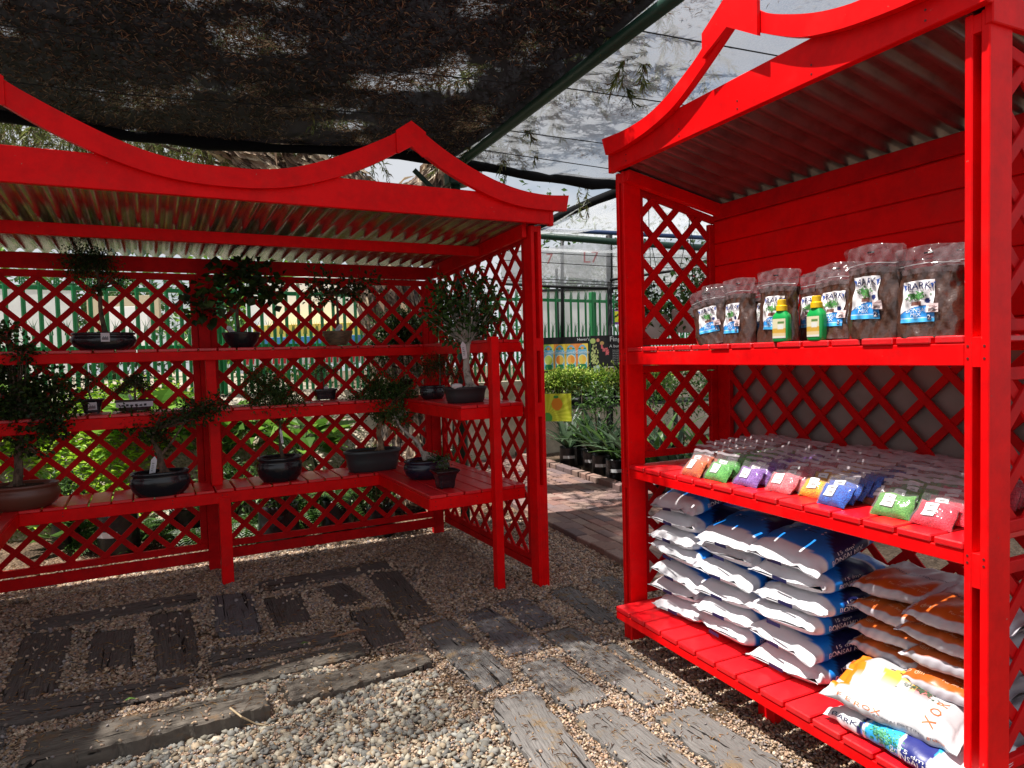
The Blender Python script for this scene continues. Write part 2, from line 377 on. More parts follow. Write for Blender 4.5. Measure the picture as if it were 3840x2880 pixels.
# front corner posts: two planks with fillers between them
for sgn in (0, 1):
    b = LM(); X = lambda x: mir(x) if sgn else x
    b.box(X(2.150), X(2.174), 3.73, 3.83, 0, 2.309); b.box(X(2.200), X(2.226), 3.73, 3.83, 0, 2.309)
    for z0, z1 in ((0, .66), (1.10, 1.19), (1.52, 1.60), (2.27, 2.305)): b.box(X(2.1735), X(2.2005), 3.732, 3.828, z0, z1, .001)
    b.build('post', red, shelter)
    b = LM(); b.box(X(1.898), X(1.951), 3.82, 3.883, 0, 1.617); b.build('post', red, shelter)
    b = LM(); b.box(X(2.066), X(2.150), 5.325, 5.39, 0, 2.14, .003); b.build('post', lattice_red, shelter)
b = LM(); b.box(.376, .450, 4.917, 4.985, 0, .594); b.box(.352, .42, 5.10, 5.165, .65, 1.096); b.box(.345, .41, 5.10, 5.16, 1.19, 1.52); b.build('post', red, shelter)
b = LM(); b.box(.325, .40, 5.30, 5.39, 0, 2.14); b.build('post', lattice_red, shelter)
# trellis panels with frames
def frame_y(b, x0, x1, z0, z1, y, w_=.045, t=.032):
    b.box(x0, x1, y-t/2, y+t/2, z1-w_, z1); b.box(x0, x1, y-t/2, y+t/2, z0, z0+w_)
    b.box(x0, x0+w_, y-t/2, y+t/2, z0+w_, z1-w_); b.box(x1-w_, x1, y-t/2, y+t/2, z0+w_, z1-w_)
for x0, x1 in ((mir(2.066), .325), (.40, 2.066)):
    b = LM(); frame_y(b, x0+.001, x1-.001, .155, 2.131, 5.345)
    lattice(b, [(x0+.03, .18), (x1-.03, .18), (x1-.03, 2.11), (x0+.03, 2.11)], 'y', 5.345, (-.514, 1.99), pitch=.198); b.build('trellis_panel', lattice_red, shelter)
for sgn in (0, 1):
    X = lambda x: mir(x) if sgn else x
    b = LM(); y0, y1 = 3.832, 5.32
    b.box(X(2.155), X(2.187), y0, y1, .10, .15); b.box(X(2.155), X(2.187), y0, y1, .155, .195)
    zt = lambda y: 2.265-(y-3.757)*.054
    b.beam((X(2.171), y0, zt(y0)-.02), (X(2.171), y1, zt(y1)-.02), .032, .04)
    b.box(X(2.155), X(2.187), y0, y0+.04, .195, zt(y0)-.045); b.box(X(2.155), X(2.187), y1-.04, y1, .195, zt(y1)-.045)
    lattice(b, [(y0+.03, .185), (y1-.03, .185), (y1-.03, zt(y1)-.03), (y0+.03, zt(y0)-.03)], 'x', X(2.171), (4.082, 2.074)); b.build('trellis_panel', lattice_red, shelter)
    b = LM(); b.beam((X(2.120), 3.76, 2.335-.05), (X(2.120), 5.32, 2.25-.05), .032, .10); b.build('roof_rail', red, shelter)
# rails
b = LM(); b.box(mir(2.1), 2.1, 5.290, 5.322, 2.135, 2.236); b.build('roof_rail', lattice_red, shelter)
b = LM(); b.box(mir(2.10), 2.102, 4.385, 4.420, 2.205, 2.272); b.build('roof_rail', red, shelter)
b = LM(); b.box(mir(2.066), 2.066, 5.302, 5.328, .075, .148); b.build('bottom_rail', lattice_red, shelter)
# roof
b = LM(); zf = lambda y: 2.335-(y-3.70)*.042
corrugated(b, mir(2.20), 2.20, 3.70, 5.44, zf, .092, .019)
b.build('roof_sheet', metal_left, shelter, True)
b = LM(); b.box(mir(2.25), 2.25, 3.662, 3.692, 2.309, 2.469); b.box(2.2505, 2.279, 3.662, 3.70, 2.300, 2.469); b.box(mir(2.2505), mir(2.279), 3.662, 3.70, 2.300, 2.469)
for x in (-.3, .16, .51, 1.19, 1.64, 2.11):
    for z in (2.345, 2.375): b.tube([(x, 3.6605, z), (x, 3.662, z)], .003, 6)
b.build('fascia', red, shelter)
upL = [(0.38, 2.453), (0.516, 2.46), (0.703, 2.49), (0.839, 2.534), (0.981, 2.595), (1.128, 2.666), (1.259, 2.739), (1.341, 2.800)]
up2 = [(1.341, 2.800), (1.414, 2.755), (1.516, 2.69), (1.679, 2.605), (1.849, 2.538), (2.027, 2.494), (2.215, 2.479), (2.374, 2.489)]
lo1 = [(.38, 2.362), (0.512, 2.366), (0.699, 2.392), (0.905, 2.455), (1.124, 2.551), (1.263, 2.63), (1.337, 2.676)]
lo2 = [(1.337, 2.676), (1.402, 2.640), (1.512, 2.573), (1.675, 2.496), (1.846, 2.433), (2.024, 2.396), (2.212, 2.387), (2.354, 2.391)]
U = smooth_pts(upL)[:-1]+smooth_pts(up2); Lw = smooth_pts(lo1)[:-1]+smooth_pts(lo2)
b = LM(); arch(b, sym(U, .38), sym(Lw, .38), 3.627, 3.661); 
b.build('curved_rail', red, shelter)
for s_ in (0, 1):
    X = lambda x: mir(x) if s_ else x
    b = LM(); pk = [(1.252, 2.745), (1.341, 2.808), (1.425, 2.755), (1.425, 2.615), (1.402, 2.617), (1.338, 2.667), (1.263, 2.622), (1.252, 2.628)]
    b.prism([(X(a), z) for a, z in pk], 3.615, 3.6265); b.build('ridge_block', red, shelter)
# shelves: boards run front to back on the long side, and side to side on the wings
def boards(b, a0, a1, c0, c1, z0, z1, along, pitch=.1205, gap=.011, jit=.004, rs=None):
    rs = rs or random.Random(5); a = a0
    while a < a1-.02:
        e = min(a+pitch-gap, a1); j = rs.uniform(-jit, jit)
        if along == 'y': b.box(a, e, c0+j, c1, z0, z1, .003)
        else: b.box(c0+j, c1, a, e, z0, z1, .003)
        a += pitch
def lshelf(zt, yf, xw, yw, bh, name='shelf'):
    zb = zt-.02
    b = LM(); boards(b, mir(xw)-.002, xw+.002, yf, 5.32, zb, zt, 'y')
    for s_ in (0, 1):
        X = lambda x: mir(x) if s_ else x
        xs0, xs1 = X(xw+.004), X(2.15); lo_, hi_ = min(xs0, xs1), max(xs0, xs1)
        boards(b, lo_, hi_, yw, 5.32, zb, zt, 'y', pitch=.1185, rs=random.Random(8))
    b.build('shelf_top', red_shelf, shelter)
    b = LM(); b.box(mir(xw), xw, yf+.006, yf+.036, zt-bh, zb-.001); b.build('shelf_beam', red, shelter)
    for s_ in (0, 1):
        X = lambda x: mir(x) if s_ else x
        b = LM(); b.box(X(xw), X(xw+.03), yw+.033, yf+.036 if yf < 5.2 else 5.3, zt-bh, zb-.001)
        b.box(X(xw), X(2.1495), yw+.003, yw+.032, zt-bh, zb-.001); b.build('shelf_beam', red, shelter)
lshelf(.65, 4.917, 1.4785, 3.885, .095)
lshelf(1.19, 4.98, 1.705, 3.885, .094)
lshelf(1.60, 5.02, 1.90, 3.885, .082)
# ================================================================ red display cabinet on the right
CO = (2.28, 2.046, 0)
cab = thing('display_cabinet', 'tall red timber display cabinet with a corrugated roof, holding potting mix and gravel bags', 'cabinet', CO)
def CM(): return MB(CO)
def mY(y): return 4.092-y
FY0, FY1 = 2.880, 2.948
for s_ in (0, 1):
    Y = lambda y: mY(y) if s_ else y
    b = CM(); b.box(1.986, 2.090, Y(2.880), Y(2.902), 0, 2.405); b.box(1.986, 2.090, Y(2.924), Y(2.948), 0, 2.405)
    for z0, z1 in ((0, .20), (.80, .90), (1.43, 1.515), (2.35, 2.40)): b.box(1.989, 2.088, Y(2.9015), Y(2.9245), z0, z1, .001)
    b.build('post', red, cab)
    b = CM(); b.box(2.60, 2.665, Y(2.83), Y(2.93), 0, 2.20); b.build('post', lattice_red, cab)
b = CM(); b.box(2.03, 2.08, 1.97, 2.06, 0, .158); b.build('foot', red, cab)
# fascia, side rail and curved rail
b = CM(); b.box(1.951, 1.982, 1.132, 2.960, 2.408, 2.552); b.build('fascia', red, cab)
for s_ in (0, 1):
    Y = lambda y: mY(y) if s_ else y
    b = CM(); b.box(1.9825, 2.68, Y(2.935), Y(2.958), 2.36, 2.50) if s_ else b.beam((1.99, 2.86, 2.375), (2.62, 2.86, 2.235), .04, .06); b.build('roof_rail', red, cab)
CY = 2.046
cu1 = [(2.046, 2.828), (2.156, 2.756), (2.191, 2.728), (2.345, 2.645), (2.463, 2.600), (2.576, 2.573), (2.759, 2.563), (2.958, 2.576)]
cl1 = [(2.046, 2.737), (2.195, 2.648), (2.388, 2.550), (2.52, 2.515), (2.654, 2.495), (2.80, 2.484), (2.925, 2.488)]
# the rail rises again to a second crest out of frame on a wider span: here one crest over the middle
b = CM(); arch(b, sym(smooth_pts(cu1), CY), sym(smooth_pts(cl1), CY), 1.915, 1.949, 'x'); b.build('curved_rail', red, cab)
b = CM(); pk = [(CY-.155, 2.722), (CY-.155, 2.760), (CY, 2.850), (CY+.14, 2.765), (CY+.14, 2.668), (CY, 2.730), (CY-.155, 2.632)]
b.prism(pk, 1.898, 1.914, 'x'); b.build('ridge_block', red, cab)
# roof
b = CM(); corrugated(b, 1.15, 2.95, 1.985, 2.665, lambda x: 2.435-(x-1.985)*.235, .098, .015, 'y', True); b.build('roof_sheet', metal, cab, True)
# back: boards above, trellis below
b = CM()
for k in range(6):
    z1 = 2.187-k*.1205; b.box(2.585, 2.598, 1.20, 2.90, z1-.116, z1, .003)
b.box(2.5985, 2.606, 1.21, 2.89, 1.50, 2.22, .001)
b.build('back_boards', red, cab)
b = CM(); b.box(2.575, 2.60, 1.20, 2.90, 2.193, 2.272); b.build('roof_rail', lattice_red, cab)
b = CM(); lattice(b, [(1.2, .93), (2.9, .93), (2.9, 1.46), (1.2, 1.46)], 'x', 2.605, (1.937, 1.087), pitch=.197, wid=.033); b.box(2.59, 2.62, 2.805, 2.845, .94, 1.43)
b.build('trellis_panel', lattice_red, cab)
b = CM(); b.box(2.640, 2.648, 1.2, 2.83, .90, 1.47, .001); b.build('backing_panel', mat('grey_backing_sheet', (.30, .27, .245), .6, .3, noise=(5, 4, (.24, .21, .19), .4, .7)), cab)
b = CM(); lattice(b, [(1.2, .2), (2.9, .2), (2.9, .88), (1.2, .88)], 'x', 2.605, (1.90, .75)); b.build('trellis_panel', lattice_red, cab)
def end_panel(yc, z0, z1t, node):
    b = CM(); x0, x1 = 2.092, 2.598; z1a, z1b = z1t
    b.box(x0, x1, yc-.014, yc+.014, z0, z0+.035); b.beam((x0, yc, z1a-.018), (x1, yc, z1b-.018), .028, .036)
    b.box(x0, x0+.03, yc-.014, yc+.014, z0+.035, z1a-.04); b.box(x1-.045, x1, yc-.014, yc+.014, z0+.035, z1b-.04)
    lattice(b, [(x0+.02, z0+.02), (x1-.03, z0+.02), (x1-.03, z1b-.02), (x0+.02, z1a-.02)], 'y', yc, node); b.build('trellis_panel', lattice_red, cab)
for s_ in (0, 1):
    yc = 2.915 if not s_ else mY(2.915)
    end_panel(yc, 1.530, (2.34, 2.215), (2.19, 1.90)); end_panel(yc, .945, (1.425, 1.425), (2.19, 1.33)); end_panel(yc, .235, (.86, .86), (2.19, .75))
# shelves
def cshelf(zt, xf, bh, bt=.022, over=0.):
    ya, yb = (1.215, 2.879)
    b = CM(); g0 = 2.632 % .1205; a = ya; edges = [ya]+[y for y in [g0+.1205*k for k in range(40)] if ya+.02 < y < yb-.02]+[yb]
    rs = random.Random(int(zt*100))
    for p, q in zip(edges[:-1], edges[1:]): b.box(xf+rs.uniform(-.003, .003), 2.58, p+(.005 if p != ya else 0), q-(.005 if q != yb else 0), zt-bt, zt, .004)
    b.build('shelf_top', red_shelf, cab)
    b = CM(); b.box(xf+.004, xf+.036, ya, yb, zt-bh, zt-bt-.001); b.build('shelf_beam', red, cab)
cshelf(1.5213, 1.988, .088); cshelf(.923, 1.988, .066)
# bottom deck reaches out in front of the posts
b = CM(); g0 = 2.632 % .1205; edges = [1.10]+[g0+.1205*k for k in range(40) if 1.12 < g0+.1205*k < 2.84]+[2.876]
for p, q in zip(edges[:-1], edges[1:]): b.box(1.886, 2.58, p+.005, q-.005, .190, .214, .004)
b.build('deck', red_shelf, cab)
b = CM(); b.box(1.889, 1.925, 1.10, 2.872, .150, .189); b.build('shelf_beam', red, cab)
b = CM(); b.box(2.3, 2.34, 1.22, 2.872, .150, .189); b.box(2.52, 2.56, 1.22, 2.872, .1, .189); b.build('shelf_beam', red, cab)

scr = mat('screw_heads', (.12, .01, .01), .5, .5)
b = CM()
for y in (2.891, 2.936, mY(2.891), mY(2.936)):
    for z in (.87, .89, 1.455, 1.49, .17): b.tube([(1.9845, y, z), (1.9865, y, z)], .0035, 6)
for y in (1.3, 1.7, 2.05, 2.4, 2.8):
    for z in (2.43, 2.46): b.tube([(1.9495, y, z), (1.9515, y, z)], .0035, 6)
b.build('screw_row', scr, cab)
b = LM()
for x in (-1.2, -.5, .1, .40, .43, .9, 1.3):
    for z in (.59, .61): b.tube([(x, 4.9215, z), (x, 4.924, z)], .0032, 6)
for x in (1.52, 1.62, 1.8, 1.92, 2.1):
    for z in (.58, .61): b.tube([(x, 3.887, z), (x, 3.8895, z)], .0032, 6)
b.build('screw_row', scr, shelter)
# ================================================================ ground
rng = np.random.default_rng(11)
def ground_mat(name, c1, c2, c3, scale, bump=.02):
    m = bpy.data.materials.new(name); m.use_nodes = True; t = m.node_tree; N = t.nodes; K = t.links.new
    p = N['Principled BSDF']; p.inputs['Roughness'].default_value = .9; p.inputs['Specular IOR Level'].default_value = .2
    tcn = N.new('ShaderNodeTexCoord'); v = N.new('ShaderNodeTexVoronoi'); v.inputs['Scale'].default_value = scale; K(tcn.outputs['Object'], v.inputs['Vector'])
    sp = N.new('ShaderNodeSeparateColor'); K(v.outputs['Color'], sp.inputs[0])
    rp_ = N.new('ShaderNodeValToRGB'); e = rp_.color_ramp.elements; e[0].color = (*c1, 1); e[1].color = (*c2, 1); K(sp.outputs[0], rp_.inputs[0])
    n = N.new('ShaderNodeTexNoise'); n.inputs['Scale'].default_value = 3; n.inputs['Detail'].default_value = 5; K(tcn.outputs['Object'], n.inputs['Vector'])
    mr = N.new('ShaderNodeMapRange'); mr.inputs[1].default_value = .45; mr.inputs[2].default_value = .65; K(n.outputs[0], mr.inputs[0])
    mx_ = N.new('ShaderNodeMixRGB'); K(mr.outputs[0], mx_.inputs[0]); K(rp_.outputs[0], mx_.inputs[1]); mx_.inputs[2].default_value = (*c3, 1); K(mx_.outputs[0], p.inputs['Base Color'])
    b = N.new('ShaderNodeBump'); b.invert = True; b.inputs['Strength'].default_value = 1; b.inputs['Distance'].default_value = bump; K(v.outputs['Distance'], b.inputs['Height']); K(b.outputs[0], p.inputs['Normal']); return m
b = MB(); b.add([(-40, -3, 0), (60, -3, 0), (60, 90, 0), (-40, 90, 0)], [[0, 1, 2, 3]])
tag(b.build('ground', ground_mat('gravelly_ground', (.10, .065, .045), (.24, .17, .12), (.08, .055, .035), 70)), kind='structure')
b = MB(); b.grid([[(x, y, .012+.02*math.sin(x*1.7+y)*math.cos(y*2.3)) for y in np.linspace(5.75, 12.5, 30)] for x in np.linspace(-6, 3.0, 40)])
tag(b.build('mulch_bed', ground_mat('bark_mulch', (.09, .055, .035), (.30, .20, .13), (.07, .045, .03), 48, .03)), kind='structure')
b = MB(); ys = [6.9, 7.15, 7.4, 7.7, 8.0, 8.25, 8.6, 12, 20, 45]; zz_ = [-.02, .16, .40, .72, .98, 1.12, 1.15, 1.15, 1.1, 1.0]; rws = []
for x in np.concatenate([np.linspace(-30, -4, 6), np.linspace(-3.6, 1.6, 27), [1.9, 2.2]]):
    k = 1 if x < 1.7 else (.55 if x < 2 else -.05); rws.append([(x, y+(.0 if i > 7 else .06*math.sin(x*3+i)), z*k+(.03*math.sin(x*4.3+i*1.7) if 0 < i < 6 else 0)) for i, (y, z) in enumerate(zip(ys, zz_))])
b.grid(rws); tag(b.build('raised_bank', ground_mat('pale_stony_soil', (.26, .21, .14), (.45, .38, .29), (.52, .46, .38), 30, .03), None, True), kind='structure')
# loose stones
ICO_V, ICO_F = None, None
def ico():
    bm_ = bpy.data.meshes.new('i'); import bmesh
    q = bmesh.new(); bmesh.ops.create_icosphere(q, subdivisions=1, radius=1); 
    V = np.array([v.co[:] for v in q.verts]); F = np.array([[v.index for v in f.verts] for f in q.faces]); q.free(); bpy.data.meshes.remove(bm_); return V, F
ICO_V, ICO_F = ico()
def pebbles(name, P, S, cols, mt, flat=.6, seed=1, rough=.22):
    r_ = np.random.default_rng(seed); n = len(P); nv = len(ICO_V)
    ax = r_.uniform(.65, 1.25, (n, 3)); ax[:, 2] *= flat
    th = r_.uniform(0, 2*np.pi, n); c, s = np.cos(th), np.sin(th)
    V = ICO_V[None]*(1+r_.uniform(-rough, rough, (n, nv, 1)))*ax[:, None]*S[:, None, None]
    tl = r_.normal(0, .35, (n, 2)); V[:, :, 2] += V[:, :, 0]*tl[:, :1]+V[:, :, 1]*tl[:, 1:]
    x = V[:, :, 0]*c[:, None]-V[:, :, 1]*s[:, None]; y = V[:, :, 0]*s[:, None]+V[:, :, 1]*c[:, None]
    V = np.stack([x, y, V[:, :, 2]], 2)+P[:, None]; V = V.reshape(-1, 3)
    F = (ICO_F[None]+(np.arange(n)*nv)[:, None, None]).reshape(-1, 3)
    me = bpy.data.meshes.new(name); me.vertices.add(len(V)); me.vertices.foreach_set('co', V.astype(np.float32).ravel())
    me.loops.add(F.size); me.loops.foreach_set('vertex_index', F.ravel()); me.polygons.add(len(F)); me.polygons.foreach_set('loop_start', np.arange(len(F))*3)
    at = me.color_attributes.new('Col', 'FLOAT_COLOR', 'POINT'); C = np.repeat(np.hstack([cols, np.ones((n, 1))]), nv, 0); at.data.foreach_set('color', C.astype(np.float32).ravel())
    me.materials.append(mt); me.update(calc_edges=True); o = bpy.data.objects.new(name, me); COL.objects.link(o); return o
# sleepers, corner by corner: (outline in picture units, height, material, label)
A = lambda *p: [tuple(q) for q in zoom((0, 1920), .5787, p)]
B = lambda *p: [tuple(q) for q in zoom((1280, 1920), .5787, p)]
Wv = lambda *p: [(x*1.736, y*1.736) for x, y in p]
SL = [
 (A((185, 700), (1290, 508), (1295, 562), (180, 765)), .03, sl_dark, 'long thin dark sleeper at the back of the paving, left of the middle shelter post'),
 (A((150, 785), (478, 742), (362, 1165), (-10, 1235)), .015, sl_dark, 'wide dark sleeper at the far left with rough grain, half under litter'),
 (A((600, 775), (885, 740), (865, 1000), (535, 1050)), .012, sl_dark, 'short dark square sleeper block between two upright dark blocks on the left'),
 (A((960, 660), (1240, 620), (1305, 990), (1010, 1045)), .012, sl_dark, 'dark sleeper block strewn with pebbles and needles, left of the slate coloured block'),
 (A((1355, 535), (1625, 510), (1700, 765), (1410, 800)), .025, sl_slate, 'clean purplish slate coloured sleeper block just below the middle shelter post'),
 (A((1690, 560), (1950, 520), (2025, 705), (1780, 755)), .008, sl_dark, 'dark sleeper block nearly buried under needles, right of the slate coloured block'),
 ([(955, 2180), (1448, 2097), (1475, 2126), (965, 2218)], .025, sl_dark, 'long thin dark sleeper at the back edge right of the middle shelter post'),
 ([(1195, 2200), (1290, 2180), (1390, 2250), (1270, 2274)], .015, sl_dark, 'small dark sleeper block beside the longest slanting dark block'),
 (B((165, 390), (370, 370), (620, 655), (400, 690)), .02, sl_dark, 'long slanting dark sleeper ending nearest the open gravel under the corner shelf'),
 (B((40, 640), (290, 600), (440, 835), (185, 895)), .015, sl_dark, 'brown black sleeper block with a sunlit lower edge in the middle of the paving'),
 ([(781, 2435), (2160*.5787, 1920+765*.5787), (2212*.5787, 1920+812*.5787), (790, 2490)], .03, sl_dark, 'topmost of the three long parallel dark sleepers in the middle'),
 ([(793, 2525), (1349, 2397), (1375, 2444), (810, 2583)], .03, sl_brown, 'middle one of the three long parallel dark sleepers, its right tip in the sun'),
 ([(1056, 2554), (1595, 2434), (1625, 2479), (1088, 2629)], .04, sl_brown, 'lowest of the three long parallel sleepers, raised above the pale gravel'),
 (A((-150, 1265), (1240, 1040), (1245, 1155), (-150, 1400)), .03, sl_dark, 'long dark sleeper running out of the left side of the picture'),
 (A((170, 1440), (1715, 1130), (1750, 1250), (105, 1650)), .075, sl_brown, 'large raised sleeper at the lower left, half in sun, its thick front edge in shadow'),
 (A((-160, 1420), (40, 1378), (0, 1520), (-200, 1600)), .03, sl_grey, 'corner of a sunlit sleeper cut off by the left edge of the picture'),
 (B((485, 735), (705, 670), (1140, 1065), (905, 1165)), .022, sl_grey, 'long grey sleeper crossing from shadow into sun, with a knot hole near its top'),
 (B((790, 655), (960, 605), (1335, 865), (1095, 935)), .018, sl_slate, 'dark slate sleeper lying in shade between two long grey sleepers'),
 (B((1010, 575), (1190, 545), (1415, 705), (1230, 750)), .022, sl_slate, 'smooth slate coloured block below the shelter corner posts'),
 (B((1340, 505), (1490, 470), (1810, 690), (1670, 725)), .02, sl_grey, 'grey sleeper in shade touching the foot of the display cabinet'),
 (B((1600, 430), (1750, 400), (1930, 540), (1815, 580)), .02, sl_grey, 'farthest grey sleeper, partly hidden behind the cabinet post'),
 (B((1290, 775), (1500, 730), (2150, 1185), (1975, 1255)), .022, sl_grey, 'long grey sleeper with its upper end in shade, running beside the cabinet'),
 (B((1690, 850), (1770, 838), (2225, 1145), (2168, 1172)), .012, sl_grey, 'narrow strip of grey sleeper sunk in gravel nearest the cabinet'),
 (B((1130, 985), (1390, 920), (1745, 1185), (1470, 1268)), .025, sl_grey, 'broad pale grey sleeper block in full sun at the centre right'),
 (B((940, 1215), (1245, 1135), (1740, 1740), (1330, 1760)), .03, sl_grey, 'big pale sleeper with a rotten hole, running off the bottom of the picture'),
 (Wv((1232, 1543), (1322, 1518), (1600, 1715), (1430, 1715)), .025, sl_grey, 'pale sleeper with a crack across it at the bottom of the picture'),
 (Wv((1408, 1545), (1492, 1520), (1700, 1645), (1600, 1690)), .025, sl_grey, 'pale sleeper at the lower right, nearest the cabinet deck'),
]
sl_polys = []
def fbm(x, y, s=0):
    return .5*math.sin(x*7.1+s)*math.cos(y*6.3-s*1.3)+.3*math.sin(x*15.7-y*9+s*2.1)+.2*math.cos(x*31+y*27+s*.7)
for i, (q, h, mt, lab) in enumerate(SL):
    W_ = [atz(px, py, h) for px, py in q]; W_ = [np.array([p[0], p[1]]) for p in W_]; sl_polys.append(np.array(W_))
    c = sum(W_)/4; l1 = np.linalg.norm(W_[1]-W_[0])+np.linalg.norm(W_[2]-W_[3]); l2 = np.linalg.norm(W_[3]-W_[0])+np.linalg.norm(W_[2]-W_[1])
    ax = (W_[1]-W_[0]+W_[2]-W_[3]) if l1 > l2 else (W_[3]-W_[0]+W_[2]-W_[1]); rz = math.atan2(ax[1], ax[0])
    n1, n2 = 36, 18; mb = MB(); T = np.zeros((n1+1, n2+1, 3)); cr, sr = math.cos(-rz), math.sin(-rz)
    for a in range(n1+1):
        for b_ in range(n2+1):
            u, v = a/n1, b_/n2
            eu = min(u, 1-u); ev = min(v, 1-v)
            p = (W_[0]*(1-u)+W_[1]*u)*(1-v)+(W_[3]*(1-u)+W_[2]*u)*v
            jit = .010*np.array([fbm(v*3+i, u*2, i), fbm(u*3-i, v*2, i+5)])*(1 if min(eu, ev) < .03 else .3)
            # round the corners a little
            k = max(0, .10-eu)*max(0, .10-ev)*30; p = p+(c-p)*k*.35+jit*1.5; d = p-c
            z = h+.0035*fbm(u*6, v*8, i)+.002*fbm(u*19, v*30, i*2)-.010*math.exp(-min(eu*l1/2, ev*l2/2)/.012)
            T[a, b_] = (d[0]*cr-d[1]*sr, d[0]*sr+d[1]*cr, z)
    mb.grid(T[::-1])
    ring = [T[a, 0] for a in range(n1+1)]+[T[n1, b_] for b_ in range(1, n2+1)]+[T[a, n2] for a in range(n1-1, -1, -1)]+[T[0, b_] for b_ in range(n2-1, 0, -1)]
    n = len(ring); low = [(p[0]*1.003, p[1]*1.003, -.03) for p in ring]
    mb.add([tuple(p) for p in ring]+low, [[k, (k+1) % n, n+(k+1) % n, n+k] for k in range(n)])
    o = mb.build('sleeper', mt, None, False); o.location = (c[0], c[1], 0); o.rotation_euler = (0, 0, rz); tag(o, lab, 'sleeper', 'old railway sleepers set in the gravel')
def inside(poly, P, grow=0.):
    c = poly.mean(0); q = c+(poly-c)*(1+grow); r_ = np.ones(len(P), bool); sg = None; s_all = []
    for i in range(4):
        a, b_ = q[i], q[(i+1) % 4]; s_all.append((b_[0]-a[0])*(P[:, 1]-a[1])-(b_[1]-a[1])*(P[:, 0]-a[0]))
    S_ = np.stack(s_all); return (S_ > 0).all(0) | (S_ < 0).all(0)
def vis_mask(P, pad=60):
    d = P-EYE; f = d@FW; x = 1920+FPX*(d@RT)/f; y = 1440-FPX*(d@UP)/f; return (f > .3) & (x > -pad) & (x < 3840+pad) & (y > 0) & (y < 2880+pad*3)
PATH_EDGE = [(2.84, 4.05), (2.62, 5.6)]
def scatter(n, x0, x1, y0, y1): 
    P = np.stack([rng.uniform(x0, x1, n), rng.uniform(y0, y1, n), np.zeros(n)], 1); return P[vis_mask(P)]
P = np.concatenate([scatter(150000, -1.2, 3.2, 1.2, 3.6), scatter(90000, -1.8, 2.9, 3.4, 5.7), scatter(24000, -2.5, 2.7, 5.4, 8.5)])
on = np.zeros(len(P), bool)
for q in sl_polys: on |= inside(q, P[:, :2], -.015)
keep = ~on | (rng.random(len(P)) < .022*np.clip(np.sin(P[:, 0]*9+P[:, 1]*5)+.25, .08, 1)*np.where(P[:, 0] < .9, 1.6, .6))
litter_zone = on & keep
onpath = (P[:, 0] > 2.67+.055*(P[:, 1]-4.2)) & (P[:, 1] > 3.3); keep &= ~onpath
bare = np.clip(np.sin(P[:, 0]*5.1+2*np.sin(P[:, 1]*3.3))*np.cos(P[:, 1]*6.2-P[:, 0]*2.1)-.35, 0, 1); keep &= rng.random(len(P)) > bare*1.1
Zs = np.where(on, .028, rng.uniform(0, .010, len(P)))
for q, (_, h, _, _) in zip(sl_polys, SL):
    k = inside(q, P[:, :2], 0); Zs[k] = h+.003
P[:, 2] = Zs; P = P[keep]
dist = np.hypot(P[:, 0], P[:, 1]); S = rng.uniform(.0045, .0095, len(P))*np.clip(dist/3.2, .85, 1.5)
pal = np.array([(.58, .44, .30), (.66, .54, .40), (.48, .33, .23), (.36, .30, .26), (.70, .61, .50), (.52, .37, .28), (.34, .32, .33), (.60, .46, .35), (.27, .20, .155)])
cols = pal[rng.integers(0, len(pal), len(P))]*rng.uniform(.45, .95, (len(P), 1))*np.array([1.0, .94, .90])
mulch = P[:, 1] > 5.5; cols[mulch] *= .55
gravmat = mat('gravel_stones', (.5, .4, .3), .75, .3, attr=True)
tag(pebbles('gravel', P, S, cols, gravmat, .62, 3), kind='stuff')
# bigger crushed stones in the middle foreground
bigpoly = np.array([atz(*q)[:2] for q in [(230, 3000), (1000, 2500), (1560, 2560), (2050, 3000)]])
P = scatter(14500, -.8, 2.2, 1.3, 3.4); k = inside(bigpoly, P[:, :2], .0)
edge = inside(bigpoly, P[:, :2], .22) & ~k; k |= edge & (rng.random(len(P)) < .35)
for q in sl_polys: k &= ~inside(q, P[:, :2], .06)
P = P[k]; P[:, 2] = rng.uniform(.004, .014, len(P)); S = rng.uniform(.0085, .0195, len(P))
pal2 = np.array([(.42, .40, .36), (.52, .49, .42), (.34, .33, .31), (.60, .54, .45), (.28, .28, .28), (.50, .41, .31), (.38, .38, .37)])
cols = pal2[rng.integers(0, len(pal2), len(P))]*rng.uniform(.34, .80, (len(P), 1))*np.array([1.0, .97, .91])
tag(pebbles('crushed_stones', P, S, cols, gravmat, .66, 7, .38), kind='stuff')
# needles, twigs and bark litter on the ground
n = 5200; P = np.concatenate([scatter(9000, -1.5, 3, 1.3, 4.2), scatter(6500, -2, 2.6, 4.8, 6.4)])
n = len(P); zz = np.full(n, .014)
for q, (_, h, _, _) in zip(sl_polys, SL): zz[inside(q, P[:, :2], 0)] = h+.004
P[:, 2] = zz; a = rng.uniform(0, 6.28, n); D = np.stack([np.cos(a), np.sin(a), rng.normal(0, .12, n)], 1); N_ = np.tile([0, 0, 1.], (n, 1))
b = MB(); c_ = np.array([(.32, .17, .07), (.22, .12, .06), (.45, .30, .15), (.14, .08, .05)])[rng.integers(0, 4, n)]
b.leaves(P, D, N_, rng.uniform(.012, .05, n), rng.uniform(.0015, .004, n), c_); tag(b.build('fallen_needles', mat('dry_litter', (.3, .2, .1), .9, .1, attr=True)), kind='stuff')
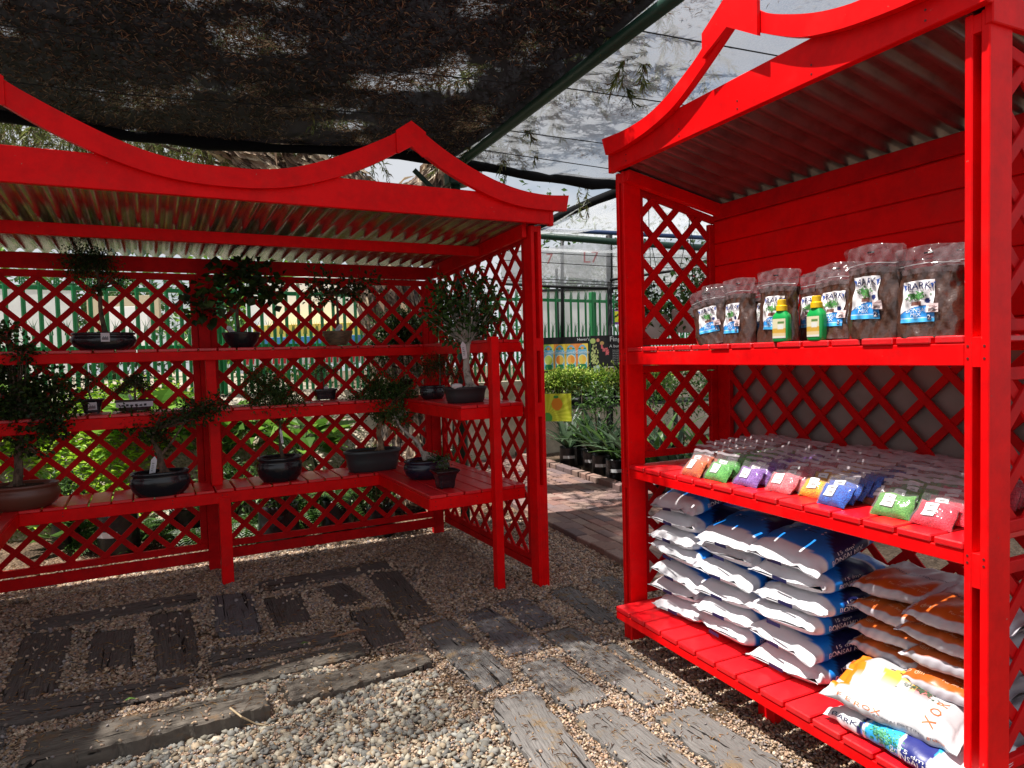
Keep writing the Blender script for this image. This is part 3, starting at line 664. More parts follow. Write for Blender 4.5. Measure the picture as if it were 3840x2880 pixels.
# a curl of dry bark, a twig and two fallen leaves
def strip(pts, wd, cols, name, mt, lab, cat):
    pts = [Vector(p) for p in pts]; rows = []
    for i, p in enumerate(pts):
        t = (pts[min(i+1, len(pts)-1)]-pts[max(i-1, 0)]).normalized(); s = t.cross(Vector((0, 0, 1))).normalized(); w_ = wd*math.sin(math.pi*(i+.6)/(len(pts)+.2))
        rows.append([tuple(p-s*w_), tuple(p+Vector((0, 0, -.003))), tuple(p+s*w_+Vector((0, 0, .002)))])
    b = MB(pts[0]); b.grid(rows, np.tile(np.array(cols), (len(pts), 3, 1))); o = b.build(name, mt); o.location = pts[0]; tag(o, lab, cat); return o
dry = MATS['dry_litter']
gp = lambda px, py, z: Vector(atz(px, py, z))
strip([gp(1235, 2392, .05), gp(1290, 2378, .065), gp(1340, 2362, .06), gp(1373, 2364, .05)], .018, (.30, .17, .10), 'bark_curl', dry, 'curled strip of reddish brown bark lying across the dark sleepers', 'bark')
b = MB(gp(862, 2655, .02)); b.tube([gp(862, 2655, .10), gp(905, 2688, .08), gp(960, 2715, .03), gp(1010, 2722, .015)], [.004, .0035, .003, .0015], 6, cap=True); o = b.build('twig', mat('pale_twig', (.42, .32, .2), .8, .2)); o.location = gp(862, 2655, .02)
tag(o, 'thin pale twig lying from the big raised sleeper onto the stones', 'twig')
gl = mat('fallen_green_leaf', (.10, .20, .03), .5, .4)
for px, py, lab in ((1145, 2412, 'small green leaf on the topmost long dark sleeper'), (490, 2623, 'yellow green pod shaped leaf beside the long dark left sleeper')):
    p = gp(px, py, .06); b = MB(p); b.leaves([p-Vector((.025, 0, 0))], [(1, .25, 0)], [(0, 0, 1)], .05, .02, [(.1, .2, .03)]); o = b.build('fallen_leaf', gl); o.location = p; tag(o, lab, 'leaf')
# a thin grey pipe end on the far left
a_, c_ = atz(-60, 2226, .03), atz(205, 2190, .03); b = MB(a_); b.tube([a_, c_], .012, 8); o = b.build('irrigation_pipe', mat('grey_pipe', (.35, .36, .38), .4, .5)); o.location = a_; tag(o, 'grey irrigation pipe lying on the mulch at the left edge', 'pipe')
# brick path with kerbs
brick = mat('paving_brick', (.3, .2, .17), .85, .25, attr=True, noise=(40, 5, (.10, .075, .07), .52, .8), bump=(90, .6, .004))
b = MB(); ang = math.atan2(4.05-5.6, 2.84-2.62); K0 = np.array([2.665, 4.2]); dr = np.array([.055, 1.]); dr /= np.linalg.norm(dr); pr = np.array([dr[1], -dr[0]])
rs = random.Random(3)
def brickat(o, du, dv, lu, lv, z0, z1, col):
    c = K0+dr*o[0]+pr*o[1]; M = Matrix.Translation((c[0], c[1], 0)) @ Matrix.Rotation(math.atan2(dr[1], dr[0])+rs.uniform(-.01, .01), 4, 'Z'); j = rs.uniform(-.003, .003)
    b.box(0, lu, -lv, 0, z0, z1+j, .006, M, col)
def bcol():
    k = rs.choice([(.24, .13, .11), (.27, .165, .135), (.20, .13, .12), (.28, .19, .16), (.17, .12, .12)]); q = rs.uniform(.85, 1.15); return [c*q for c in k]
for i in range(-4, 30): brickat((i*.225, 0), 0, 0, .215, .105, -.03, .052, bcol())
for r_ in range(0, 10):
    for i in range(-4, 30): brickat((i*.225+(.11 if r_ % 2 else 0), .112+r_*.112), 0, 0, .217, .105, -.03, .040, bcol())
for i in range(-4, 30): brickat((i*.225+.05, .112*11+.01), 0, 0, .215, .12, -.03, .095, bcol())
tag(b.build('brick_path', brick), kind='structure')
# ================================================================ goods in the cabinet
def sgnpow(a, p): return np.sign(a)*np.abs(a)**p
class Sack:
    """lying pillow bag: length along x (u -1..1), round section (v angle), centred, resting on z=0"""
    def __init__(s, L, W, T, seed, flap=.016, squash=1.):
        s.L, s.W, s.T, s.flap = L, W, T, flap; r_ = np.random.default_rng(seed)
        s.ph = r_.uniform(0, 6.28, 24); s.fr = r_.uniform(.6, 1.4, 24); s.bend = r_.uniform(-.012, .012, 4)
    def P(s, u, v):
        u = np.asarray(u, float); v = np.asarray(v, float); uu = np.clip(u, -1, 1); ex = np.clip(np.abs(u)-1, 0, 1)
        th = s.T/2*np.maximum(0, 1-np.abs(uu)**5)**.55+.0022
        wd = s.W/2*(.955+.045*np.abs(uu)**8)-.010*np.exp(-((np.abs(uu)-.86)/.1)**2)
        cx, sx = np.cos(v), np.sin(v)
        y = sgnpow(cx, .55)*wd; z = sgnpow(sx, .62)*th*(1-.25*np.abs(y/(s.W/2))**6)
        f = s.fr; p = s.ph; e = np.exp(-(1-np.abs(uu))/.22)
        top = np.clip(sx*1.5+.3, 0, 1)
        z = z+top*(.0045*np.sin(uu*3*f[0]+y*18*f[1]+p[0])+.003*np.sin(uu*9*f[2]-y*30+p[1])+.0018*np.sin(uu*17+y*64*f[3]+p[2])*(.4+e))
        z = z+e*(.0042*np.sin(y*85*f[4]+p[3])+.003*np.sin(y*150*f[5]+p[4]))*np.where(sx >= 0, 1, .35)
        y = y+.004*np.sin(uu*6+p[5])*np.abs(cx)+.0016*np.sin(uu*23+sx*5+p[6])*np.abs(cx)
        x = uu*(s.L/2)+np.sign(u)*ex*s.flap/.06*1.0+.006*e*np.sin(y*30+p[7])*np.sign(u)
        z = z+ex/.06*.005*np.sin(y*20+p[8])+s.T*.47+s.bend[0]*(uu**2)+s.bend[1]*uu*(y/s.W)*2
        return np.stack([x, y, z], -1)
    def rows(s, nu=44, nv=34):
        us = np.concatenate([[-1.06, -1.03], np.linspace(-1, 1, nu), [1.03, 1.06]]); vs = np.linspace(0, 2*np.pi, nv, endpoint=False)
        return np.meshgrid(us, vs, indexing='ij')
    def side(s, V2, u0, v0, up=1):                 # print on the side that faces -y; reads left to right with +x
        u = u0+V2[:, 0]/(s.L/2); arc = s.T*1.15; v = np.pi-(V2[:, 1]+v0)/arc; return s.lift(u, v)
    def lift(s, u, v, e=.0012):
        P = s.P(u, v); a = s.P(u+.01, v)-s.P(u-.01, v); b = s.P(u, v+.03)-s.P(u, v-.03); n = np.cross(a, b); n /= np.linalg.norm(n, axis=-1)[:, None]+1e-9
        sg = np.where(np.sum(n*(P-np.array([0, 0, s.T*.47])), 1) > 0, 1, -1)[:, None]; return P+n*sg*e
    def topface(s, V2, x0, y0, rot=0., flip=1):
        c, q = math.cos(rot), math.sin(rot); x = x0+V2[:, 0]*c-V2[:, 1]*q; y = y0+V2[:, 0]*q+V2[:, 1]*c
        u = x/(s.L/2); t = np.clip(np.abs(y)/(s.W/2*.955), 0, .995)**(1/.55); v = np.arccos(np.sign(y)*t); return s.lift(u, v)
def put_text(mb, V3, F, col): mb.add(V3, F, col)
def dense(V, F, mx=.012):
    return V, F
WH = np.array([.66, .65, .68]); BL = np.array([.010, .20, .68]); NV = np.array([.013, .015, .085]); CY_ = np.array([.04, .42, .80])
def pat15(u, v, sk):
    y = sgnpow(np.cos(v), .55)*-1  # 1 towards -y
    edge = -.70-.06*y**2; C = np.tile(BL, (u.size, 1)).reshape(*u.shape, 3)
    d = u-(.16-.74*np.clip(y, -1, 1)); C[(d > 0)] = NV
    C[u < edge] = WH; cur = u-(.20+.1*np.sin(y*2)); C[cur > 0] = BL*1.15+.01; C[(np.abs(cur) < .035)] = WH
    C[u > .74-.1*y] = WH; C[(np.abs(d) < .02) & (y < .2)] = CY_
    return C
def make_bag15(seed, topdeco):
    L, W, T = .47, .350, .092; sk = Sack(L, W, T, seed)
    t = thing('potting_mix_bag', 'x', 'bag'); u, v = sk.rows()
    b = MB(); b.grid(sk.P(u, v), pat15(u, v, sk), close=True); b.build('sack', paint_attr, t, True)
    b = MB()
    for s_, z0, u0 in (('15 dm\u00b3', .014, -.27), ('BONSAI MIX', -.018, -.27)):
        V2, F = text2d(s_, .036 if s_[0] == '1' else .032); b.add(sk.side(V2, u0, z0), F)
    b.build('lettering', white, t)
    b = MB(); V2 = np.array([(x, y) for x in np.linspace(-.024, .024, 5) for y in (-.006, .006)])
    # small dark code panel on the front seam
    yy = .02*math.sin(seed); P = [[tuple(sk.P(-.985, math.acos(0))*0+np.array([-L/2-.022+.001*k, yy+x, T*.47-.004+h])) for h in (-.015, .0)] for k, x in enumerate(np.linspace(-.036, .036, 5))]
    b.grid(P); b.build('code_panel', navy, t)
    b = MB()
    for k in range(3):
        for q in range(2):
            V2, F = text2d('\u2022', .03); 
            x0, y0 = -.055+.02*q, .09-.075*k; c = np.array([(math.cos(a)*.005, math.sin(a)*.005) for a in np.linspace(0, 6.28, 9)[:-1]])
            b.add(sk.topface(c, x0, y0), [list(range(8))])
            bar = np.array([(-.002, -.050), (.002, -.050), (.002, -.012), (-.002, -.012)]); b.add(sk.topface(bar, x0, y0), [[0, 1, 2, 3]], (.02, .03, .1))
    b.build('tick_marks', matt_attr, t); return t
bag15 = [make_bag15(k, k == 0) for k in range(4)]
used15 = set()
rs = random.Random(21)
def place15(i, x, y, z, rz, ry, rx, lab):
    k = i % 4
    if k not in used15:
        used15.add(k); t = bag15[k]; t.location = (x, y, z); t.rotation_euler = (rx, ry, rz); t['label'] = lab; t['group'] = 'white and blue bags of bonsai mix'; return
    dup(bag15[k], (x, y, z), (rx, ry, rz), lab, 'white and blue bags of bonsai mix')
ordn = ['topmost', 'second', 'third', 'fourth', 'fifth', 'sixth', 'lowest']
i = 0
for nm, n, yc, x0, pitch, ztop in (('far left stack', 7, 2.615, 2.275, .084, 0), ('middle stack', 6, 2.285, 2.285, .084, 0), ('nearest white stack', 6, 1.945, 2.275, .0865, 0)):
    for k in range(n):
        z = .216+k*pitch; j = n-1-k; top = j == 0
        nmz = 'lowest' if k == 0 else ordn[j]
        lab = ('%s white and blue bag of the %s in the cabinet' % (nmz, nm)) if j == 0 or k == 0 else ('white and blue bag, %s from the top of the %s' % (nmz, nm))
        yy = yc+rs.uniform(-.018, .018)+(.03 if nm[0] == 'f' and j < 2 else 0)
        place15(i, x0+rs.uniform(-.018, .018)+k*.002, yy, z+(.030 if top else 0), R(rs.uniform(-4, 4)), R(rs.uniform(-1.5, 1.5)-(11 if top else 0)), R(rs.uniform(-2, 2)-(6 if top and nm[0] == 'f' else 0)), lab); i += 1
# five litre bags: white film with an orange band, long side forward
OR = np.array([.50, .10, .012]); GW = np.array([.44, .42, .46])
def pat5(u, v):
    y = sgnpow(np.cos(v), .55); top = np.sin(v) > -.05          # here local y points to the front of the shelf
    C = np.tile(GW, (u.size, 1)).reshape(*u.shape, 3); k = top & (y > .02-.1*u) & (y < .95); C[k & (u > -.84) & (u < .97)] = OR; return C
def make_bag5(seed):
    L, W, T = .275, .34, .068; sk = Sack(L, W, T, seed, .012); t = thing('potting_mix_bag', 'x', 'bag'); u, v = sk.rows(48, 56)
    b = MB(); b.grid(sk.P(u, v), pat5(u, v), close=True); b.build('sack', paint_attr, t, True)
    b = MB()
    for s_, sz, x0, y0 in (('5 dm\u00b3', .030, .095, .132), ('For Best Results', .0155, -.055, .100), ('For Any Bonsai Tree', .0155, -.050, .128)):
        V2, F = text2d(s_, sz); V2 = V2*np.array([-1, -1]); V2 = np.stack([V2[:, 0], V2[:, 1]], 1); b.add(sk.topface(V2, x0, y0), F)
    b.build('lettering', mat('pale_orange_print', (.70, .42, .26), .5), t) if 'pale_orange_print' not in MATS else b.build('lettering', MATS['pale_orange_print'], t)
    b = MB(); V2, F = text2d('BONSAI POTTING MIX', .0215); b.add(sk.topface(V2*np.array([-1, -1]), -.01, .002), F)
    b.build('lettering', navy, t); return t
bag5 = [make_bag5(40+k) for k in range(3)]; used5 = set()
def place5(i, x, y, z, rz, ry, rx, lab):
    k = i % 3
    g = 'orange banded bags of bonsai potting mix'
    if k not in used5: used5.add(k); t = bag5[k]; t.location = (x, y, z); t.rotation_euler = (rx, ry, rz); t['label'] = lab; t['group'] = g; return
    dup(bag5[k], (x, y, z), (rx, ry, rz), lab, g)
i = 0
for nm, n, yc, x0, pitch, z0 in (('left orange stack', 6, 1.592, 2.335, .075, .216), ('right orange stack by the post', 6, 1.352, 2.275, .074, .216)):
    for k in range(n):
        j = n-1-k; nmz = 'lowest' if k == 0 else ordn[j]
        lab = ('%s orange banded bag of the %s' % (nmz, nm)) if j == 0 or k == 0 else ('orange banded bag, %s from the top of the %s' % (nmz, nm))
        place5(i, x0+rs.uniform(-.015, .015), yc+rs.uniform(-.012, .012), z0+k*pitch, R(-90+180+rs.uniform(-5, 5)-180), R(0), R(0), lab); i += 1
# orient: local +y must face the front (-x): rotate by +90 degrees
for o in list(COL.objects):
    if o.get('group') == 'orange banded bags of bonsai potting mix': o.rotation_euler.z += R(180); o.rotation_euler.y = R(rs.uniform(-2, 2)); o.rotation_euler.x = R(rs.uniform(-2, 2)-3)
# front pair: white bag with bold orange name, on a blue bag
sk = Sack(.44, .33, .082, 77, .014); t = thing('potting_mix_bag', 'blue white and navy bonsai mix bag lying at the front edge of the deck', 'bag', (2.072, 1.40, .222), R(-92)); t.rotation_euler = (R(5), 0, R(-92)); u, v = sk.rows(90, 70)
def patf(u, v):
    y = sgnpow(np.cos(v), .55)      # -1 towards the front after turning
    f = -y; C = np.tile(BL*1.1, (u.size, 1)).reshape(*u.shape, 3)
    a = u+.30*f; C[a < -.15] = WH; k = (np.abs(a+.13) < .035); C[k] = NV
    k = (a > -.09) & (a < -.04); C[k] = WH; k = (a > -.04) & (u < .10+.12*f); C[k] = CY_*.8+BL*.2
    e = u-(.12+.10*f); C[np.abs(e) < .02] = WH; C[(e > .02) & (u < .50+.16*f)] = NV+np.array([.01, .015, .10])
    g = u-(.50+.16*f); C[(g > 0) & (g < .06)] = CY_; C[u > .72-.12*f] = WH; return C
b = MB(); b.grid(sk.P(u, v), patf(u, v), close=True); b.build('sack', paint_attr, t, True)
b = MB()
for s_, sz, u0, z0 in (('15 dm\u00b3', .032, .42, .014), ('BONSAI MIX', .028, .42, -.012)):
    V2, F = text2d(s_, sz); b.add(sk.side(V2, u0, z0), F)
b.build('lettering', white, t)
b = MB(); V2, F = text2d('BARK', .042); b.add(sk.side(V2, -.70, .012), F); b.build('lettering', navy, t)
b = MB(); r_ = np.random.default_rng(4); n = 260; q = r_.normal(0, 1, (n, 2))*np.array([.026, .020])
V2 = np.concatenate([np.array([(x-.004, y), (x, y-.0035), (x+.004, y), (x, y+.0035)]) for x, y in q]); F = [[4*k, 4*k+1, 4*k+2, 4*k+3] for k in range(n)]
pal = np.array([(.04, .25, .10), (.10, .38, .22), (.16, .45, .30), (.03, .15, .06)])[r_.integers(0, 4, n)]; b.add(sk.side(V2, -.06, .028), F, np.repeat(pal, 4, 0))
tr_ = np.array([(-.004, -.06), (.006, -.06), (.004, -.01), (-.003, -.01)]); b.add(sk.side(tr_, -.06, .03), [[0, 1, 2, 3]], (.05, .04, .02))
b.build('tree_picture', matt_attr, t)
b = MB()
for k in range(3):
    for q in range(2):
        sq = np.array([(-.008, -.008), (.008, -.008), (.008, .008), (-.008, .008)]); b.add(sk.topface(sq, .135+.03*q, -.05+.05*k), [[0, 1, 2, 3]])
        ck = np.array([(-.006, 0), (-.003, 0), (-.001, -.004), (.005, .007), (-.001, 0)]); b.add(sk.topface(ck, .135+.03*q, -.05+.05*k)+np.array([0, 0, .001]), [[0, 1, 2, 3, 4]], (.02, .03, .1))
b.build('tick_marks', matt_attr, t)
sk = Sack(.37, .30, .070, 91, .020); t = thing('potting_mix_bag', 'white bag with spaced orange letters and a tree picture, on top of the blue bag', 'bag', (2.075, 1.455, .305), R(-83)); t.rotation_euler = (R(11), R(2), R(-78)); u, v = sk.rows(90, 70)
def patg(u, v):
    y = sgnpow(np.cos(v), .55); C = np.tile(WH*.70, (u.size, 1)).reshape(*u.shape, 3); C[(u < -.80+.05*np.sin(y*7)) & (np.sin(v) > 0) & (y > -.55)] = np.array([.80, .20, .01])
    x = u*.18; yy = y*.14; top = np.sin(v) > 0
    x = x+.03; a = ((x-.02)/.075)**2+((yy-.055-.012*np.sin(x*60))/.036)**2; C[top & (a < 1)] = (.72, .42, .06)
    a = ((x-.085)/.028)**2+((yy-.040)/.024)**2; C[top & (a < 1)] = (.62, .03, .03); return C
b = MB(); b.grid(sk.P(u, v), patg(u, v), close=True); b.build('sack', paint_attr, t, True)
orp = mat('orange_print', (.58, .12, .02), .5)
b = MB()
for k, ch in enumerate('FEROX'):
    V2, F = text2d(ch, .034); b.add(sk.side(V2*1.15, -.80+k*.165, .020), F)
    b.add(sk.topface(-V2*1.35, .140-.002*k, -.105+.050*(4-k)+.0, R(90)+math.pi), F)
b.build('lettering', orp, t)
b = MB(); V2, F = text2d('BONSAI POTTING MIX', .0185); b.add(sk.side(V2, .33, .006), F); b.build('lettering', mat('grey_print', (.12, .12, .15), .5), t)
b = MB(); V2, F = text2d('5 dm\u00b3', .020); b.add(sk.side(V2, .80, .004), F); b.build('lettering', orp, t)
b = MB(); r_ = np.random.default_rng(9); n = 120; q = r_.normal(0, 1, (n, 2))*np.array([.026, .009])+np.array([.050, .016])
V2 = np.concatenate([np.array([(x-.005, y), (x, y-.002), (x+.005, y), (x, y+.002)]) for x, y in q]); b.add(sk.topface(V2, 0, 0), [[4*k, 4*k+1, 4*k+2, 4*k+3] for k in range(n)], (.05, .09, .05))
for a_, c_ in (((-.07, .075), (-.03, .062)), ((-.03, .062), (.01, .040)), ((.01, .040), (.05, .02)), ((.0, .045), (.03, .05))):
    dx, dy = c_[0]-a_[0], c_[1]-a_[1]; l = math.hypot(dx, dy); nx, ny = -dy/l*.0022, dx/l*.0022
    b.add(sk.topface(np.array([(a_[0]+nx, a_[1]+ny), (a_[0]-nx, a_[1]-ny), (c_[0]-nx, c_[1]-ny), (c_[0]+nx, c_[1]+ny)]), 0, 0), [[0, 1, 2, 3]], (.03, .02, .02))
b.build('tree_picture', matt_attr, t)
# ---------------------------------------------------------------- standing pouches of bark
pouchsoil = mat('bark_mix_behind_film', (.060, .024, .016), .28, .6, coat=.8, noise=(160, 5, (.10, .046, .030), .45, .75), bump=(9, .9, .020))
clear = clear_mat('clear_film', (.22, .16, .17), amt=.24)
def make_pouch(seed):
    r_ = np.random.default_rng(seed); t = thing('bark_pouch', 'x', 'pouch'); Wd, H = .185, .275; p = r_.uniform(0, 6.28, 8)
    def srf(s, tt, side):
        h = .042*(1-tt)**.7*np.sqrt(np.maximum(0, 1-np.abs(s)**3))+.0015
        wv = .006*np.sin(s*4+tt*7+p[0])+.0035*np.sin(s*13-tt*19+p[1])+.0028*np.sin(tt*31+s*17+p[2])+.004*np.sin(tt*13+p[4])*s
        w_ = Wd/2*(1-.06*np.sin(tt*3.1)+.03*tt-.10*np.clip((tt-.96)/.04, 0, 1)**2+.03*np.sin(tt*8+p[5])); return np.stack([side*(h+wv*(.5+.5*tt))+.012*tt*math.sin(p[3]), s*w_*-1, tt*H+.004*np.cos(s*3)*tt], -1)
    ss, tt = np.meshgrid(np.linspace(-1, 1, 25), np.linspace(0, .76, 26), indexing='ij')
    b = MB(); b.grid(srf(ss, tt, -1)); b.grid(srf(ss, tt, 1)[::-1]); s2 = np.linspace(-1, 1, 25); b.add(np.concatenate([srf(s2, s2*0, -1), srf(s2, s2*0, 1)]), [[k, k+1, 26+k, 25+k] for k in range(24)]); b.build('filling', pouchsoil, t, True)
    ss, tt = np.meshgrid(np.linspace(-1.04, 1.04, 25), np.linspace(.70, 1.0, 14), indexing='ij')
    b = MB(); b.grid(srf(np.clip(ss, -1, 1), tt, -1)+np.array([-.003, 0, 0])); b.grid(srf(np.clip(ss, -1, 1), tt, 1)[::-1]); b.build('clear_top', clear, t, True)
    b = MB(); b.grid([[srf(np.array(s_), np.array(q), -1)+np.array([-.006, 0, 0]) for q in (.795, .805)] for s_ in np.linspace(-.95, .95, 12)]); b.build('zip_strip', clear_strip, t)
    b = MB(); b.grid([[srf(np.array(s_), np.array(q), -1)+np.array([-.007, 0, 0]) for q in (.90, .918)] for s_ in np.linspace(-.14, .14, 5)]); b.build('hang_slot', blackplastic, t)
    # printed label
    n1, n2 = 34, 50; a, c = np.meshgrid(np.linspace(0, 1, n1), np.linspace(0, 1, n2), indexing='ij')
    C = np.tile(np.array([.82, .78, .80]), (n1*n2, 1)).reshape(n1, n2, 3)
    arc = ((a-.72)/.80)**2+((c-.04)/.34)**2; C[arc < 1] = (.03, .26, .68); C[(arc >= 1) & (arc < 1.1)] = (.02, .03, .16)
    C[c < .09] = (.06, .40, .78); C[(c > .09) & (c < .12)] = (.5, .65, .85)
    C[(a > .80) & (a < .93) & (c < .16) & (c > .03)] = (.015, .02, .09)
    C[(np.abs(a-.46) < .17) & (c > .40) & (c < .50)] = (.16, .06, .045)
    C[((a-.80)**2+((c-.50)*1.4)**2) < .008] = (.02, .03, .14)
    lo_s = -.62+.14*math.sin(seed*1.7); lo_t = .19+.03*math.sin(seed*2.9); ls, lt = lambda a: lo_s+a*1.02, lambda c: lo_t+c*.45
    b = MB(); b.grid(srf(ls(a), lt(c), -1)+np.array([-.0035, 0, 0]), C)
    o = b.build('label', paint_attr, t, True)
    def onl(V2, a0, c0, e=.0055): return srf(ls(a0+V2[:, 0]/(1.02*Wd/2)), lt(c0+V2[:, 1]/(.45*H)), -1)+np.array([-e, 0, 0])
    b = MB(); V2, F = text2d('BARK', .030); b.add(onl(V2, .52, .79), F, (.015, .02, .10))
    for sg in (-1, 1):
        for q in range(3): b.add(onl(np.array([(sg*(.037+q*.002), .012-q*.006), (sg*(.049-q*.003), .017-q*.006), (sg*(.041), .004-q*.006)]), .51, .81), [[0, 1, 2]], (.05, .12, .45))
    V2, F = text2d('UNLIMITED ORGANICS', .0062); b.add(onl(V2, .52, .735), F, (.1, .1, .15))
    V2, F = text2d('BONSAI', .0165); b.add(onl(V2, .45, .245), F, (.75, .8, .85)); V2, F = text2d('MIX', .0165); b.add(onl(V2, .45, .14), F, (.75, .8, .85)); V2, F = text2d('2', .02); b.add(onl(V2, .865, .055), F, (.8, .8, .85))
    b.build('lettering', matt_attr, t)
    b = MB(); n = 110; q = r_.normal(0, 1, (n, 2))*np.array([.0135, .0062]); V2 = np.concatenate([np.array([(x-.003, y), (x, y-.0026), (x+.003, y), (x, y+.0026)]) for x, y in q])
    pal = np.array([(.03, .14, .03), (.06, .22, .05), (.10, .30, .08)])[r_.integers(0, 3, n)]; b.add(onl(V2, .46, .635), [[4*k, 4*k+1, 4*k+2, 4*k+3] for k in range(n)], np.repeat(pal, 4, 0))
    b.add(onl(np.array([(-.002, -.014), (.002, -.014), (.001, .002), (-.001, .002)]), .48, .60), [[0, 1, 2, 3]], (.08, .05, .03)); b.build('tree_picture', matt_attr, t)
    b = MB(); a, c = np.meshgrid(np.linspace(-.017, .017, 4), np.linspace(-.013, .013, 4), indexing='ij'); P = onl(np.stack([a.ravel(), c.ravel()], 1), .95, .33, .0075).reshape(4, 4, 3); b.grid(P, np.tile(np.array([.78, .62, .62]), (16, 1)))
    for q in range(8): x = -.009+q*.0026; b.add(onl(np.array([(x, -.010), (x+.0014, -.010), (x+.0014, -.001), (x, -.001)]), .95, .33, .0086), [[0, 1, 2, 3]], (.05, .03, .04))
    V2, F = text2d('nursery', .007); b.add(onl(V2, .95, .36, .0086), F, (.2, .05, .05))
    b.build('price_sticker', matt_attr, t); return t
clear_strip = mat('film_fold', (.30, .27, .28), .2, .8)
pouches = [make_pouch(60+k) for k in range(6)]
PG = 'bark pouches standing on the top shelf'
PL = [  # x, y, scale, turn about z, lean, label
 (2.10, 2.335, .95, 10, 3, 'leftmost bark pouch, mostly hidden behind the next one, by the trellis'),
 (2.045, 2.285, .90, 24, -9, 'tilted bark pouch at the left end of the front row'),
 (2.050, 2.150, .93, 4, 0, 'small bark pouch standing alone, third from the left, with a pink price sticker'),
 (2.135, 2.075, .93, 8, 0, 'bark pouch standing back in shade between the third pouch and the left green bottle'),
 (2.060, 1.960, .98, 2, 2, 'bark pouch directly behind the left green bottle'),
 (2.150, 1.850, .98, 4, 0, 'shaded bark pouch in the back row between the two green bottles'),
 (2.060, 1.700, 1.0, 2, 0, 'bark pouch directly behind the right green bottle'),
 (2.040, 1.525, 1.07, 1, -1, 'large bark pouch with the most clearly seen white label, right of the bottles'),
 (2.045, 1.345, 1.05, 12, -2, 'tall sunlit bark pouch with its label turned left, last of the front row'),
 (2.150, 1.318, 1.0, -3, 2, 'rightmost bark pouch, in shade and partly hidden by the cabinet post'),
 (2.160, 1.60, 1.0, 3, 0, 'dark bark pouch in the back row left of the large pouch'),
]
for k, (x, y, s_, rz, rx, lab) in enumerate(PL):
    if k < 6: t = pouches[k]; t.location = (x, y, 1.5215); t.rotation_euler = (R(rx), R(-3+5*(k % 2)), R(rz)); t['label'] = lab; t['group'] = PG
    else: t = dup(pouches[k % 6], (x, y, 1.5215), (R(rx+[2, -2, 0, 3][k % 4]), R([-4, 3, 6, -2][k % 4]), R(rz)), lab, PG)
    t.scale = (s_*1.02, s_*(1.02+.05*math.sin(k*2.3)), s_*(1+.045*math.sin(k*3.7)))
# ---------------------------------------------------------------- bottles
bgreen = mat('green_bottle_plastic', (.008, .34, .07), .3, .5); byel = mat('yellow_cap', (.80, .50, .005), .35, .5)
t = thing('plant_food_bottle', 'green bottle with yellow cap in front of the small pouches, left one', 'bottle', (2.008, 1.893, 1.5215), R(8), 'green bottles on the top shelf')
b = MB(); b.lathe([(.030, 0), (.033, .004), (.034, .012), (.034, .088), (.031, .100), (.020, .113), (.0185, .118)], sx=.62, sy=1.02, p=3.2); b.build('bottle_body', bgreen, t, True)
b = MB(); b.lathe([(.0205, .116), (.0205, .134), (.016, .137), (.016, .156), (.014, .158)], n=28); b.build('cap', byel, t, False)
b = MB(); n1, n2 = 20, 26; a, c = np.meshgrid(np.linspace(-.9, .9, n1), np.linspace(0, 1, n2), indexing='ij'); C = np.tile(np.array([.72, .66, .45]), (n1*n2, 1)).reshape(n1, n2, 3)
C[(c < .5)] = (.62, .36, .05); C[(c < .25)] = (.7, .55, .3); C[c < .12] = (.7, .66, .6); C[(c > .72) & (a > -.1) & (a < .75) & (c < .86)] = (.12, .22, .06); C[(c > .45) & (c < .70) & (a > -.1) & (a < .7)] = (.72, .72, .68)
yy = a*.031; xx = -(.034*.62)*(1-(np.abs(yy)/.0347)**3.2)**(1/3.2)-.0012; b.grid(np.stack([xx, -yy, .014+c*.072], -1), C); b.build('label', matt_attr, t, True)
t2 = dup(t, (2.008, 1.735, 1.5215), (0, 0, R(-3)), 'green bottle with yellow cap in front of the middle pouches, right one', 'green bottles on the top shelf'); t.scale = t2.scale = (1.0, 1.0, 1.0)
# ---------------------------------------------------------------- little bags of coloured gravel
clearb = clear_mat('thin_clear_film', (.35, .31, .33), amt=.09, rough=.08)
def grains(name, c1, c2):
    m = bpy.data.materials.new(name); m.use_nodes = True; tt = m.node_tree; N = tt.nodes; K = tt.links.new; p = N['Principled BSDF']; p.inputs['Roughness'].default_value = .6; p.inputs['Coat Weight'].default_value = .10; p.inputs['Coat Roughness'].default_value = .2; p.inputs['Specular IOR Level'].default_value = .2
    tcn = N.new('ShaderNodeTexCoord'); v = N.new('ShaderNodeTexVoronoi'); v.inputs['Scale'].default_value = 230; K(tcn.outputs['Object'], v.inputs['Vector']); sp = N.new('ShaderNodeSeparateColor'); K(v.outputs['Color'], sp.inputs[0])
    mx_ = N.new('ShaderNodeMixRGB'); K(sp.outputs[0], mx_.inputs[0]); mx_.inputs[1].default_value = (*c1, 1); mx_.inputs[2].default_value = (*c2, 1); K(mx_.outputs[0], p.inputs['Base Color'])
    bb = N.new('ShaderNodeBump'); bb.inputs['Strength'].default_value = .8; bb.inputs['Distance'].default_value = .003; K(v.outputs['Distance'], bb.inputs['Height']); K(bb.outputs[0], p.inputs['Normal']); return m
GC = [('orange', (.80, .17, .02), (.38, .05, .01)), ('green', (.02, .22, .02), (.14, .56, .09)), ('purple', (.12, .03, .26), (.36, .18, .60)), ('pink', (.58, .04, .08), (.85, .27, .28)),
      ('yellow', (.62, .22, .0), (.88, .54, .01)), ('blue', (.0, .03, .28), (.01, .15, .68)), ('rust', (.35, .10, .03), (.22, .07, .03)), ('green', (.06, .27, .04), (.15, .42, .08)), ('crimson', (.50, .003, .03), (.85, .06, .10))]
